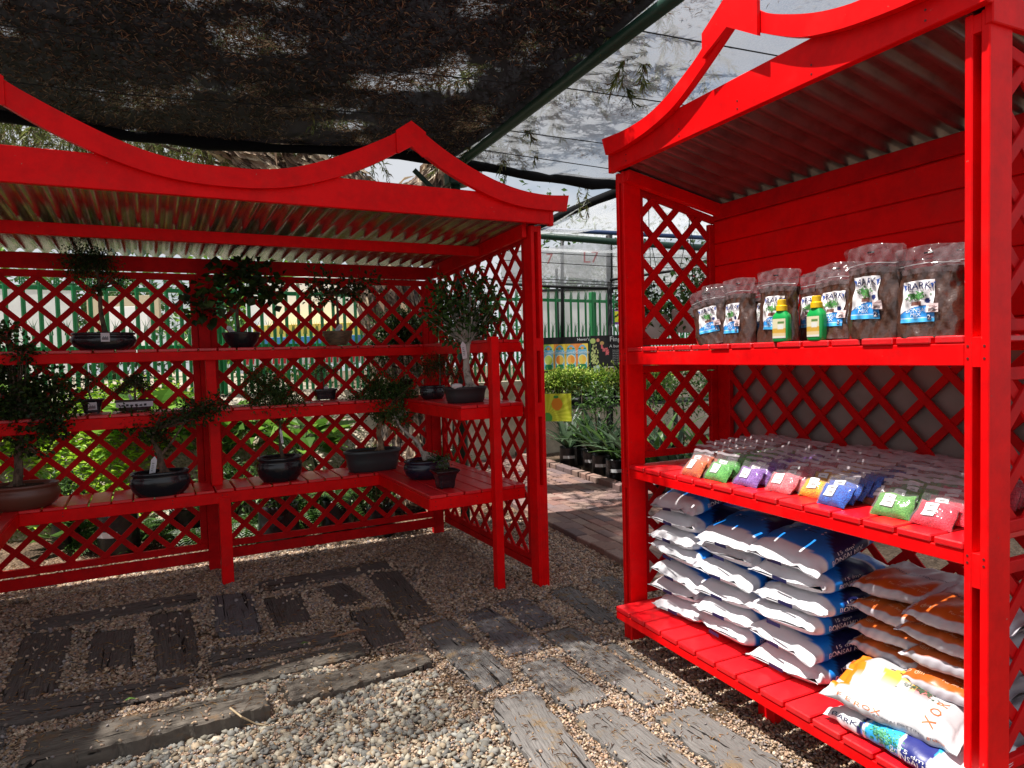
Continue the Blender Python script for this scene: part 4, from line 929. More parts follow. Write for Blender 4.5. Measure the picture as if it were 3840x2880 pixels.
def make_baggie(seed, mt):
    r_ = np.random.default_rng(seed); t = thing('gravel_baggie', 'x', 'bag'); Wd, H, T = .128, .090, .036; p = r_.uniform(0, 6.28, 6)
    def srf(s, q, sd_):
        th = T/2*np.sqrt(np.maximum(0, 1-np.abs(s)**3.2))*np.maximum(0, 1-np.abs(q*2-1)**3)**.6+.0008
        return np.stack([sd_*th+.002*np.sin(s*6+q*5+p[0])*sd_, -s*Wd/2*(1-.05*np.cos(q*3+p[1]))+.002*np.sin(q*9), q*H+.003*np.sin(s*4+p[2])*q], -1)
    ss, qq = np.meshgrid(np.linspace(-1, 1, 19), np.linspace(0, 1, 15), indexing='ij')
    b = MB(); b.grid(srf(ss, qq, -1)); b.grid(srf(ss, qq, 1)[::-1]); b.build('gravel_filling', mt, t, True)
    b = MB(); f1 = lambda s_, q: np.array([.003*math.sin(s_*5+q*4+p[3])-.006*q, -s_*Wd/2*(1.03+.02*q), H*.86+q*.066+.002*math.sin(s_*7)])
    b.grid([[f1(s_, q) for q in (0, .35, .7, 1)] for s_ in np.linspace(-1, 1, 11)])
    ss, qq = np.meshgrid(np.linspace(-1.08, 1.08, 15), np.linspace(-.03, 1, 10), indexing='ij'); b.grid(srf(np.clip(ss, -1, 1), np.clip(qq, 0, 1), -1)*np.array([1.08, 1.06, 1.0])+np.array([-.0022, 0, 0])); b.build('clear_film', clearb, t, True)
    b = MB(); b.grid([[f1(s_, q)+np.array([-.0015, 0, 0]) for q in (.80, .97)] for s_ in np.linspace(-1, 1, 11)]); b.build('seal_strip', clear_strip2, t, True)
    b = MB(); a, c = np.meshgrid(np.linspace(-.52, .14, 5), np.linspace(.32, .84, 5), indexing='ij'); b.grid(srf(a, c, -1)+np.array([-.0045, 0, 0]), np.tile(np.array([.8, .8, .8]), (25, 1)))
    def pt(a, c): return srf(np.array(a), np.array(c), -1)+np.array([-.0056, 0, 0])
    for k in range(7): x = -.31+k*.05; b.add([pt(x, .46), pt(x+.022, .46), pt(x+.022, .53), pt(x, .53)], [[0, 1, 2, 3]], (.05, .05, .05))
    for k in range(5): x = -.27+k*.055; b.add([pt(x, .68), pt(x+.04, .68), pt(x+.035, .73+.01*(k % 2)), pt(x+.005, .72)], [[0, 1, 2, 3]], (.12, .12, .12))
    b.build('price_sticker', matt_attr, t); return t
clear_strip2 = clear_mat('seal_strip_film', (.50, .44, .47), amt=.42, rough=.2)
cols_y = [2.462, 2.318, 2.160, 1.995, 1.855, 1.728, 1.640, 1.515, 1.368]; fx = [2.035, 2.050, 2.070, 2.085, 2.120, 2.060, 2.195, 2.085, 2.072]
names9 = ['orange', 'bright green', 'purple', 'pink', 'yellow', 'blue', 'rust brown', 'leaf green', 'crimson red']
where9 = ['at the left end of the front row', 'between the orange and purple ones', 'between the green and pink ones', 'between the purple and yellow ones', 'in the middle of the front row', 'right of the yellow one', 'set back behind the blue and green ones', 'large, second from the right in front', 'at the right end beside the cabinet post']
for k in range(9):
    mt = grains('%s_gravel' % names9[k].replace(' ', '_'), GC[k][1], GC[k][2]); t = make_baggie(100+k, mt); g = 'small bags of coloured gravel'
    t.location = (fx[k], cols_y[k], .9235); t.rotation_euler = (R(rs.uniform(-3, 3)), R(40), R(rs.uniform(-6, 10))); t['label'] = 'front bag of %s gravel, %s' % (names9[k], where9[k]); t['group'] = g
    x = fx[k]; nb = 0; z0 = .9235
    while x < 2.50:
        x += .043 if nb else .050; nb += 1
        d = dup(t, (x, cols_y[k]+.012*math.sin(nb*2.1+k)+(.010 if k < 3 else 0), z0+min(.028, .008*nb)), (R(rs.uniform(-3, 3)), R(38+rs.uniform(-5, 5)), R(rs.uniform(-6, 6))), 'bag of %s gravel in the rows behind the front one' % names9[k], 'rows of %s gravel bags' % names9[k])
        d.scale = (1, 1.05, 1.02+.02*math.sin(nb))
# ================================================================ bonsai on the shelves
def depth_of(P): return float((np.array(P)-EYE)@FW)
LEAFSET = {
 'dark': [(.025, .055, .012), (.04, .085, .018), (.018, .04, .010), (.055, .11, .02)],
 'mid': [(.045, .10, .02), (.07, .15, .03), (.03, .07, .015), (.09, .18, .04)],
 'bright': [(.10, .22, .03), (.16, .32, .04), (.06, .14, .02), (.22, .40, .06)],
 'grey': [(.05, .09, .05), (.08, .13, .07), (.03, .06, .03)],
}
def crown_leaves(b, r_, ctr, rad, n, ln, wd, pal, clump=10, droop=.0):
    """leaves in clumps spread through an ellipsoid, denser outwards, with gaps"""
    nc = max(3, n//(clump*2)); q = r_.normal(0, 1, (nc, 3)); q /= np.linalg.norm(q, axis=1)[:, None]; q *= (r_.uniform(.08, 1, (nc, 1))**.5)*(1+.32*np.sin(q[:, :1]*3.1+r_.uniform(0, 6))+.22*np.sin(q[:, 2:]*5.3+r_.uniform(0, 6)))
    cc = np.array(ctr)+q*np.array(rad); cs = float(np.mean(rad))*.21+ln*.5
    k = r_.integers(0, nc, n); P = cc[k]+r_.normal(0, 1, (n, 3))*cs*.8
    D = (P-cc[k])+r_.normal(0, .6, (n, 3))*cs+np.array([0, 0, -droop*cs]); N_ = r_.normal(0, .5, (n, 3))+np.array([0, 0, 1.])
    tone = r_.uniform(.6, 1.25, (nc, 1))[k]; C = np.array(LEAFSET[pal])[r_.integers(0, len(LEAFSET[pal]), n)]*tone
    b.leaves(P, D, N_, ln*r_.uniform(.7, 1.2, n), wd*r_.uniform(.8, 1.15, n), C); return cc
def limb(b, pts, r0, r1, n=9, rng_=None, wob=.10):
    pts = [Vector(tuple(p)) for p in pts]; P = []
    for i in range(len(pts)-1):
        a = pts[max(i-1, 0)]; p, q = pts[i], pts[i+1]; c = pts[min(i+2, len(pts)-1)]
        for k in range(4):
            t = k/4; P.append(.5*((2*p)+(-a+q)*t+(2*a-5*p+4*q-c)*t*t+(-a+3*p-3*q+c)*t**3))
    P.append(pts[-1]); m_ = len(P); b.tube(P, [r0+(r1-r0)*(i/(m_-1))**.8 for i in range(m_)], n, wob=wob, rng=rng_)
def pot_mesh(kind, rx, ry, h):
    b = MB(); so_ = MB()
    if kind == 'drum': pr = [(.70, 0), (.74, .02), (.90, .22), (1.0, .52), (.97, .74), (.90, .84), (.96, .88), (.97, .97), (.93, 1.0), (.88, .96), (.86, .86)]; p = 2.0
    elif kind == 'bowl': pr = [(.55, 0), (.58, .04), (.80, .35), (.94, .7), (.98, .88), (1.0, .93), (.99, 1.0), (.94, 1.0), (.92, .88)]; p = 2.0
    elif kind == 'oval': pr = [(.82, 0), (.83, .12), (.86, .14), (.90, .5), (.95, .82), (1.0, .86), (1.0, .98), (.96, 1.0), (.92, .97), (.90, .88)]; p = 2.6
    elif kind == 'rect': pr = [(.78, .08), (.80, .12), (.84, .5), (.90, .82), (1.0, .86), (1.0, .98), (.96, 1.0), (.91, .96), (.89, .88)]; p = 7
    else: pr = [(.60, .08), (.62, .14), (.66, .45), (.78, .78), (1.0, .96), (1.0, 1.0), (.95, 1.0), (.80, .90)]; p = 8
    m_ = max(rx, ry); b.lathe([(r_*m_, z*h) for r_, z in pr], sx=rx/m_, sy=ry/m_, p=p, n=48)
    if kind in ('rect', 'flare'):
        k = pr[0][0]*.86
        for sx in (-1, 1):
            for sy in (-1, 1): b.box(sx*rx*k-rx*.14*(1 if sx > 0 else -1)-.0, sx*rx*k, sy*ry*k-ry*.2*sy, sy*ry*k, 0, h*.14, .001)
    top = pr[-1]
    n = 40; V = [(0, 0, top[1]*h+.012)]; 
    for rr, dz in ((.5, .008), (1.0, -.001)):
        for j in range(n):
            a = 2*math.pi*j/n; ca, sa = math.cos(a), math.sin(a); q = (abs(ca)**p+abs(sa)**p)**(-1/p)
            V.append((top[0]*rr*q*ca*rx, top[0]*rr*q*sa*ry, top[1]*h+dz+.003*math.sin(j*2.3)))
    F = [[0, 1+j, 1+(j+1) % n] for j in range(n)]+[[1+j, n+1+j, n+1+(j+1) % n, 1+(j+1) % n] for j in range(n)]; so_.add(V, F)
    return b, so_
def bonsai(lab, kind, pmat, zs, px0, px1, pyb, pyt, ry_ratio, trunk, tr, crowns, leaf, bark=None, branches=(), tag_at=None, tape=None, seed=0, extra=None):
    """px0, px1: pot's left and right; pyb, pyt: pot's bottom and rim; trunk: points from the soil up; all read off the photograph, put at the pot's own distance"""
    r_ = np.random.default_rng(500+seed); rr = random.Random(seed)
    Fp = atz((px0+px1)/2, pyb, zs); d = depth_of(Fp); rx = (px1-px0)/2*d/FPX*1.0; ry = rx*ry_ratio
    dirv = np.array([Fp[0], Fp[1], 0]); dirv /= np.linalg.norm(dirv)
    c = Fp+dirv*ry*.80; d = depth_of(c); rx = (px1-px0)/2*d/FPX*.985; ry = rx*ry_ratio; h = (pyb-pyt)*d/FPX*1.0
    t = thing('bonsai_tree', lab, 'bonsai', c, AL, 'bonsai trees on the red shelves'); c2, s2 = math.cos(-AL), math.sin(-AL)
    def loc(P): q = np.array(P)-c; return np.array([q[0]*c2-q[1]*s2, q[0]*s2+q[1]*c2, q[2]])
    def at(px, py, dd=0.): return loc(atd(px, py, d+dd))
    pb, so_ = pot_mesh(kind, rx, ry, h); po = pb.build('pot', pmat, t, kind not in ('rect', 'flare')); so_.build('soil', soil, po, True)
    b = MB(); T = [at(*p) for p in trunk]; T[0][2] = min(T[0][2], h*.93); T[0] = np.array([T[0][0], T[0][1], h*.86])
    bk = bark or barkmat
    limb(b, T, tr, tr*.45, 12, rr, .09)
    for k in range(6):      # flare of roots
        a = k*1.05+rr.uniform(-.3, .3); e = T[0]+np.array([math.cos(a)*tr*2.3, math.sin(a)*tr*2.0, -.002]); b.tube([tuple(T[0]+np.array([0, 0, tr*1.2])), tuple((T[0]+e)/2+np.array([0, 0, tr*.35])), tuple(e)], [tr*.6, tr*.42, tr*.12], 6, wob=.1, rng=rr)
    for br in branches:
        Q = [at(*p) if len(p) < 3 else at(p[0], p[1], p[2]) for p in br]; limb(b, Q, tr*.42, tr*.12, 7, rr)
    fo = MB(); tips = []
    ln, wd, pal, clump = leaf; tr = tr*1.0
    for (cx, cy, ax, ay, n) in crowns:
        ctr = at(cx, cy, r_.uniform(-.02, .02)); rad = (ax*d/FPX, min(ax, 1.3*ay)*.85*d/FPX, ay*d/FPX)
        cc = crown_leaves(fo, r_, ctr, rad, int(n*((1.9 if ln < .029 else 1.35) if n > 60 else 1.4)), ln*1.08, wd*1.12, pal, clump); tips.append((ctr, cc))
    for ctr, cc in tips:     # twigs reach from the trunk to the clumps
        k0 = min(T[1:]+[T[-1]], key=lambda q: np.linalg.norm(q-ctr)); k0 = np.array(k0)
        for q in cc[::max(1, len(cc)//9)]:
            mid = (k0+q)/2+np.array([rr.uniform(-.01, .01), rr.uniform(-.01, .01), rr.uniform(-.015, .01)]); b.tube([tuple(k0), tuple(mid), tuple(q)], [tr*.20+.001, tr*.13+.0008, .0008], 5)
    b.build('trunk', bk, t, True); fo.build('foliage', leafmat, t)
    if tag_at:
        p = at(*tag_at[0]); w_, hh, tilt = tag_at[1]*d/FPX, tag_at[2]*d/FPX, tag_at[3]
        b = MB(); M = Matrix.Translation(tuple(p+np.array([0, -ry*.3, 0]))) @ Matrix.Rotation(R(tilt), 4, 'Y') @ Matrix.Rotation(R(8), 4, 'Z')
        V = [M @ Vector(q) for q in ((-w_/2, 0, 0), (w_/2, 0, 0), (w_/2, 0, hh*.8), (0, 0, hh), (-w_/2, 0, hh*.8))]; b.add([tuple(v) for v in V], [[0, 1, 2, 3, 4]], (.72, .72, .75))
        for q in range(5): 
            z = hh*(.2+.1*q); V = [M @ Vector(e) for e in ((-w_*.3, -.0012, z), (w_*(.05+.06*(q % 3)), -.0012, z), (w_*(.05+.06*(q % 3)), -.0012, z+hh*.035), (-w_*.3, -.0012, z+hh*.035))]; b.add([tuple(v) for v in V], [[0, 1, 2, 3]], (.12, .12, .12))
        b.build('plant_tag', matt_attr, t)
    if tape:                 # price label stuck on the pot's front
        u0, u1, v0, v1 = tape; b = MB(); ns = 9; rows = []
        for k in range(ns):
            x = (u0+(u1-u0)*k/(ns-1))*rx; 
            if kind in ('rect', 'flare'): y0 = -ry*.93; y1 = -ry*.97
            else: y0 = y1 = -ry*math.sqrt(max(0, 1-(x/rx)**2))*1.015
            f = lambda v: (.80+.20*v) if kind == 'flare' else 1.0
            rows.append([(x, y0*f(v0)-.002, v0*h), (x, y1*f(v1)-.002, v1*h)])
        b.grid(rows, np.tile(np.array([.72, .70, .74]), (ns*2, 1)))
        for k in range(6):
            a = (u0+(u1-u0)*(.15+.12*k))*rx; e = a+(u1-u0)*rx*.07; z0, z1 = (v0+(v1-v0)*.2)*h, (v0+(v1-v0)*(.5+.1*(k % 2)))*h; y = -ry*math.sqrt(max(0, 1-(a/rx)**2))*1.015 if kind not in ('rect', 'flare') else -ry*.97
            b.add([(a, y-.005, z0), (e, y-.005, z0), (e, y-.005, z1), (a, y-.005, z1)], [[0, 1, 2, 3]], (.06, .05, .06))
        b.build('price_label', matt_attr, t)
    if extra: extra(t, at, d, rx, ry, h)
    return t
# top shelf
bonsai('leafy bent-trunked bonsai in a wide black oval pot, left on the top shelf', 'drum', glaze, 1.60, 282, 502, 1311, 1247, .62, [(396, 1245), (378, 1169), (374, 1082), (360, 1010)], .017,
       [(355, 985, 108, 50, 1300), (375, 1085, 45, 22, 110), (438, 1040, 34, 26, 90), (300, 1010, 50, 30, 180)], (.017, .010, 'dark', 9), branches=[[(374, 1082), (400, 1040), (432, 1030)]], tape=(-.06, .20, .45, .95), seed=1)
bonsai('bonsai with large lobed leaves in a round black pot, middle of the top shelf', 'bowl', glaze, 1.60, 838, 976, 1303, 1246, .9, [(896, 1240), (889, 1165), (906, 1095), (885, 1030)], .013,
       [(880, 1065, 100, 62, 105), (735, 1135, 50, 50, 34), (1015, 1095, 75, 52, 62), (800, 1180, 40, 40, 22), (930, 1010, 60, 25, 30)], (.062, .056, 'dark', 4), branches=[[(889, 1165), (820, 1140), (745, 1120)], [(906, 1095), (960, 1080), (1010, 1090)]], tag_at=((876, 1255), 18, 40, -35), seed=2)
bonsai('small tree with drooping leaves in a tan glazed bowl on the top shelf', 'bowl', tanpot, 1.60, 1212, 1324, 1293, 1241, .95, [(1266, 1238), (1266, 1165), (1260, 1100)], .012,
       [(1245, 1075, 90, 44, 200), (1185, 1105, 45, 45, 70), (1395, 1055, 45, 28, 45), (1330, 1075, 40, 30, 50)], (.038, .020, 'dark', 6), branches=[[(1260, 1100), (1330, 1060), (1400, 1050)], [(1264, 1150), (1220, 1110), (1180, 1090)]], tag_at=((1258, 1243), 18, 34, 40), seed=3)
# middle shelf
bonsai('tiny sparse bonsai in a small square flared black pot with a price label', 'flare', glaze, 1.19, 303, 391, 1553, 1498, .85, [(345, 1500), (332, 1465), (334, 1425)], .007,
       [(330, 1420, 48, 28, 130), (375, 1460, 25, 20, 40), (300, 1440, 28, 16, 45)], (.015, .009, 'dark', 6), tape=(-.25, .40, .28, .80), seed=4)
bonsai('dense rounded little bonsai in a brown rectangular pot with a long white label', 'rect', mat('dark_brown_pot', (.055, .022, .020), .45, .4), 1.19, 441, 573, 1543, 1501, .6, [(508, 1502), (506, 1470), (508, 1440)], .009,
       [(497, 1440, 62, 24, 520), (520, 1418, 34, 20, 220), (440, 1462, 26, 14, 100), (555, 1448, 26, 16, 110)], (.011, .008, 'dark', 10), tag_at=((494, 1504), 10, 30, -15), tape=(-.93, .93, .40, .86), seed=5)
bonsai('tiny sparse bonsai in a small black footed pot with a hanging grey tag', 'rect', glaze, 1.19, 1177, 1263, 1501, 1459, .7, [(1216, 1458), (1212, 1418), (1205, 1380)], .006,
       [(1195, 1390, 52, 30, 110), (1160, 1425, 26, 30, 50), (1240, 1375, 30, 16, 40)], (.014, .008, 'mid', 6), tag_at=((1222, 1480), 17, 34, 0), seed=6)
bonsai('dark bushy tree in a plain black pot in the back corner of the middle shelf', 'bowl', blackplastic, 1.19, 1470, 1572, 1480, 1425, .95, [(1511, 1420), (1512, 1385), (1508, 1330), (1500, 1290)], .013,
       [(1450, 1225, 66, 46, 600), (1540, 1225, 62, 46, 600), (1500, 1290, 85, 50, 800), (1415, 1300, 44, 48, 360), (1575, 1300, 40, 44, 300), (1490, 1190, 50, 28, 240), (1545, 1400, 42, 30, 80), (1440, 1370, 30, 24, 50)], (.030, .017, 'dark', 9), seed=7)
bonsai('fine needled bonsai in a round black pot behind the pale trunked one', 'drum', glaze, 1.19, 1573, 1674, 1498, 1448, .75, [(1650, 1446), (1650, 1400), (1648, 1370)], .008,
       [(1640, 1370, 55, 36, 480), (1600, 1385, 30, 26, 150), (1690, 1400, 26, 20, 100)], (.028, .004, 'dark', 14), seed=8)
def white_stone(t, at, d, rx, ry, h):
    p = at(1713, 1443, -.10); b = MB(); b.lathe([(.001, -.017), (.030, -.015), (.040, 0), (.034, .013), (.012, .019), (.001, .0195)], (p[0], p[1], h*.95+.012), 1, .7, 16, 2.3); b.build('white_stone', mat('white_pebble', (.62, .60, .60), .7, .3, bump=(20, .5, .01)), t, True)
bonsai('round leaved bonsai with thick pale trunk and tag in grey brown oval pot', 'oval', matt, 1.19, 1662, 1830, 1512, 1452, .66, [(1765, 1446), (1752, 1405), (1748, 1355), (1754, 1315), (1757, 1290)], .030,
       [(1700, 1120, 62, 38, 170), (1780, 1105, 55, 40, 150), (1640, 1185, 42, 42, 130), (1735, 1190, 60, 42, 170), (1825, 1180, 52, 38, 140), (1690, 1255, 48, 24, 90), (1800, 1245, 55, 28, 110), (1760, 1050, 36, 22, 55), (1650, 1075, 26, 32, 45), (1860, 1130, 26, 22, 30)], (.036, .026, 'mid', 9), bark=palebark, branches=[[(1752, 1300), (1725, 1260), (1705, 1220)], [(1757, 1295), (1790, 1250), (1810, 1215)], [(1757, 1290), (1750, 1230), (1745, 1170)]], tag_at=((1738, 1345), 22, 66, -8), seed=9, extra=white_stone)
# lowest shelf
bonsai('large dense bonsai in a wide brown glazed oval pot at the far left', 'drum', terra, .65, -58, 210, 1918, 1826, .70, [(62, 1838), (70, 1760), (68, 1690), (80, 1640), (78, 1590)], .028,
       [(40, 1500, 95, 75, 620), (130, 1450, 85, 52, 420), (215, 1520, 80, 45, 330), (90, 1600, 95, 45, 400), (190, 1600, 62, 34, 180), (40, 1390, 60, 60, 300), (90, 1330, 45, 45, 150), (25, 1260, 40, 45, 130), (250, 1450, 36, 26, 70), (-30, 1580, 60, 60, 200), (60, 1680, 60, 24, 60), (140, 1690, 26, 16, 26)], (.030, .021, 'dark', 9), branches=[[(68, 1690), (115, 1680), (140, 1700)], [(78, 1600), (140, 1560), (200, 1545)]], seed=10)
bonsai('gnarled bonsai with cascading branches in a black oval pot, tagged', 'drum', glaze, .65, 500, 711, 1864, 1773, .60, [(618, 1786), (604, 1735), (598, 1700), (577, 1655), (580, 1610)], .026,
       [(560, 1590, 85, 40, 300), (745, 1545, 85, 40, 300), (600, 1640, 60, 35, 150), (480, 1560, 45, 24, 90), (820, 1510, 50, 32, 130), (660, 1560, 60, 26, 160)], (.030, .015, 'dark', 8), branches=[[(600, 1712), (650, 1650), (690, 1590), (740, 1550)], [(577, 1655), (530, 1600), (490, 1570)]], tag_at=((570, 1778), 20, 70, 10), seed=11)
bonsai('feathery leaved bonsai in a round black bowl left of the grey oval pot', 'drum', glaze, .65, 967, 1136, 1810, 1719, .85, [(1063, 1734), (1053, 1680), (1050, 1620), (1049, 1570)], .016,
       [(1015, 1475, 95, 66, 1500), (1095, 1510, 66, 44, 520), (960, 1425, 56, 40, 380), (1050, 1560, 55, 26, 130)], (.020, .009, 'mid', 12), tag_at=((1056, 1660), 9, 56, -6), seed=12)
bonsai('thick trunked bonsai with a dense crown in a long grey green oval pot', 'oval', greengrey, .65, 1290, 1509, 1769, 1691, .52, [(1425, 1702), (1430, 1665), (1420, 1625), (1426, 1585), (1428, 1545)], .027,
       [(1420, 1450, 72, 52, 700), (1500, 1470, 66, 50, 700), (1450, 1520, 90, 42, 700), (1360, 1500, 55, 30, 230), (1500, 1560, 55, 30, 220), (1540, 1500, 30, 22, 100), (1430, 1550, 60, 30, 180)], (.024, .012, 'mid', 9), bark=mat('tan_bark', (.30, .20, .12), .85, .2, noise=(24, 6, (.08, .05, .035), .45, .65), bump=(35, .8, .008)), seed=13)
bonsai('leaning bonsai with bare roots in a round dark blue black pot', 'drum', mat('blue_black_glaze', (.010, .012, .028), .22, .55), .65, 1513, 1693, 1801, 1731, .80, [(1595, 1728), (1580, 1690), (1562, 1655), (1530, 1628), (1500, 1600), (1490, 1575)], .016,
       [(1490, 1555, 45, 26, 130), (1640, 1725, 40, 14, 110)], (.024, .012, 'mid', 7), bark=palebark, seed=14)
bonsai('tiny seedling in a small square flared black pot at the front of the corner shelf', 'flare', glaze, .65, 1620, 1721, 1836, 1768, .85, [(1668, 1768), (1664, 1742), (1668, 1720)], .004,
       [(1662, 1738, 26, 22, 60), (1680, 1712, 14, 12, 26)], (.018, .010, 'mid', 6), seed=15)
# ================================================================ shade cloths, pipes and wires overhead
def cloth_mat(name, col, a_lo, a_hi, weave=220, patch=2.2, plo=.42, phi=.6):
    m = bpy.data.materials.new(name); m.use_nodes = True; t = m.node_tree; N = t.nodes; K = t.links.new
    p = N['Principled BSDF']; p.inputs['Base Color'].default_value = (*col, 1); p.inputs['Roughness'].default_value = .7; p.inputs['Specular IOR Level'].default_value = .15; o = N['Material Output']
    tl = N.new('ShaderNodeBsdfTranslucent'); tl.inputs[0].default_value = (*[min(1, c*1.0) for c in col], 1); m0 = N.new('ShaderNodeMixShader'); m0.inputs[0].default_value = .35; K(p.outputs[0], m0.inputs[1]); K(tl.outputs[0], m0.inputs[2])
    tr = N.new('ShaderNodeBsdfTransparent'); ms = N.new('ShaderNodeMixShader'); tcn = N.new('ShaderNodeTexCoord')
    n1 = N.new('ShaderNodeTexNoise'); n1.inputs['Scale'].default_value = patch; n1.inputs['Detail'].default_value = 8; n1.inputs['Roughness'].default_value = .6; K(tcn.outputs['Object'], n1.inputs['Vector'])
    mr = N.new('ShaderNodeMapRange'); mr.inputs[1].default_value = plo; mr.inputs[2].default_value = phi; mr.inputs[3].default_value = a_lo; mr.inputs[4].default_value = a_hi; K(n1.outputs[0], mr.inputs[0])
    mpn = N.new('ShaderNodeMapping'); mpn.inputs['Scale'].default_value = (1, .35, 1); K(tcn.outputs['Object'], mpn.inputs[0]); n2 = N.new('ShaderNodeTexNoise'); n2.inputs['Scale'].default_value = weave; n2.inputs['Detail'].default_value = 2; K(mpn.outputs[0], n2.inputs['Vector'])
    m2 = N.new('ShaderNodeMapRange'); m2.inputs[1].default_value = .35; m2.inputs[2].default_value = .65; m2.inputs[3].default_value = .55; m2.inputs[4].default_value = 1.45; K(n2.outputs[0], m2.inputs[0])
    mu = N.new('ShaderNodeMath'); mu.operation = 'MULTIPLY'; mu.use_clamp = True; K(mr.outputs[0], mu.inputs[0]); K(m2.outputs[0], mu.inputs[1])
    K(mu.outputs[0], ms.inputs[0]); K(m0.outputs[0], ms.inputs[1]); K(tr.outputs[0], ms.inputs[2]); K(ms.outputs[0], o.inputs[0]); return m
ZC = 3.2
def sag(x, y): return ZC-.04*math.sin(max(0, min(1, (y-2.6)/3))*math.pi)-.03*math.cos(x*1.9)
dark_cloth = cloth_mat('dark_shade_cloth', (.006, .005, .006), .01, .62, patch=1.5, plo=.545, phi=.67)
light_cloth = cloth_mat('open_shade_cloth', (.42, .44, .48), .18, .46, patch=1.2, plo=.4, phi=.65)
# the near edge runs slantwise so that its shadow crosses the paving; far edge over the back of the shelter
def cloth(name, lab, xs, yn, yf, mt, nx=64, ny=30):
    t = thing(name, lab, 'shade cloth', (xs[0], yf(xs[0]), ZC)); b = MB((xs[0], yf(xs[0]), ZC)); P = []
    for x in np.linspace(xs[0], xs[1], nx):
        P.append([(x, yn(x)+(yf(x)-yn(x))*k/(ny-1), sag(x, yn(x)+(yf(x)-yn(x))*k/(ny-1))) for k in range(ny)])
    b.grid(P); b.build('cloth_panel', mt, t, True)
    b = MB((xs[0], yf(xs[0]), ZC)); rr = random.Random(4); pts = [(x, yf(x)-.01+rr.uniform(-.01, .01), sag(x, yf(x))-.03+rr.uniform(-.012, .012)) for x in np.linspace(xs[0], xs[1], 34)]
    b.tube(pts, [.045+rr.uniform(-.012, .016) for _ in pts], 9); b.build('rolled_edge', clothblack, t, True); return t
near = lambda x: np.interp(x, [-6, -1.9, -1.5, -.7, .38, 2.06], [-1.0, -1.0, 3.6, 3.70, 3.27, 2.66])  # leftmost stretch added out of view, back past the camera, to block sky light
cloth('shade_cloth', 'dark shade cloth littered with brown needles, spread over the left shelter', (-6.0, 2.12), near, lambda x: 5.62, dark_cloth)
cloth('shade_cloth', 'paler see-through shade cloth right of the green ridge pipe', (2.10, 7.5), lambda x: 1.2-.1*x, lambda x: 5.62+.05*(x-2), light_cloth)
def pipe(name, lab, pts, rad, mt, cat='pipe', n=12):
    b = MB(pts[0]); b.tube(pts, rad, n); o = b.build(name, mt, None, True); o.location = tuple(float(v) for v in pts[0]); tag(o, lab, cat); return o
pipe('ridge_pipe', 'dark green pipe carrying the edges of the two shade cloths overhead', [(2.09, .8, 3.14), (2.09, 3.2, 3.13), (2.10, 5.5, 3.12)], .037, darkpipe)
wire = mat('black_wire', (.01, .01, .012), .6, .3)
b = MB((2.1, 5.4, ZC)); 
for (x0, y0), (x1, y1) in (((2.1, 2.95), (5.5, 2.6)), ((2.1, 3.75), (5.5, 3.4)), ((2.1, 4.6), (5.5, 4.4)), ((2.1, 5.1), (5.6, 5.15))): b.tube([(x0, y0, ZC-.05), ((x0+x1)/2, (y0+y1)/2, ZC-.10), (x1, y1, ZC-.06)], .0038, 6)
for (x0, y0), (x1, y1) in (((-2.9, 4.1), (2.08, 3.75)), ((-2.9, 4.9), (2.08, 4.45))): b.tube([(x0, y0, ZC-.05), ((x0+x1)/2, (y0+y1)/2, ZC-.10), (x1, y1, ZC-.06)], .0035, 6)
o = b.build('support_wires', wire); o.location = (2.1, 5.4, ZC); tag(o, 'thin black wires running under both shade cloths', 'wires')
# post and struts carrying the cloth behind the shelter
t = thing('shade_post', 'dark green steel post with two struts behind the corner of the shelter', 'post', (2.12, 5.60, 0))
b = MB((2.12, 5.60, 0)); b.tube([(2.12, 5.60, 0), (2.12, 5.60, 3.08)], .042, 14); b.build('pole', darkpipe, t, True)
b = MB((2.12, 5.60, 0)); b.tube([(2.12, 5.6, 2.75), (1.75, 5.6, 3.08)], .022, 8); b.tube([(2.12, 5.6, 3.05), (2.62, 5.6, 2.98)], .03, 8); b.tube([(2.14, 5.58, 3.1), (2.5, 5.62, 2.92)], .022, 8); b.box(2.04, 2.20, 5.53, 5.66, 2.98, 3.1, .01); b.build('strut', darkpipe, t)
# needles lying on the cloth and caught in it
r_ = np.random.default_rng(33)
def field(x, y): return .5+.28*np.sin(x*2.3+1.1*np.sin(y*2.1))*np.cos(y*1.9-.7*x)+.16*np.sin(x*5.1+y*3.7)+.10*np.cos(x*9-y*8)
def needles(n, x0, x1, y0, y1, thr, lo, seed, zoff=.012):
    q = np.random.default_rng(seed); x, y = q.uniform(x0, x1, n), q.uniform(y0, y1, n); k = q.random(n) < np.clip((field(x, y)-thr)/.18, lo, 1); x, y = x[k], y[k]
    z = np.array([sag(a, c) for a, c in zip(x, y)])+q.uniform(.002, zoff, len(x)); return np.stack([x, y, z], 1)
P = np.concatenate([needles(70000, -1.6, 2.06, 2.75, 5.6, .18, .12, 1)]); n = len(P); a = r_.uniform(0, 6.28, n); D = np.stack([np.cos(a), np.sin(a), r_.normal(0, .25, n)], 1)
C = .85*np.array([(.20, .115, .065), (.13, .075, .045), (.30, .19, .11), (.07, .045, .03), (.42, .30, .19)])[r_.integers(0, 5, n)]
b = MB((0, 4, ZC)); b.leaves(P, D, r_.normal(0, 1, (n, 3))+np.array([0, 0, 1]), r_.uniform(.025, .06, n), r_.uniform(.004, .009, n), C)
nm = mat('needle_litter', (.2, .12, .07), .8, .2, attr=True, trans=.14); o = b.build('needle_litter', nm); o.location = (0, 4, ZC); tag(o, kind='stuff')
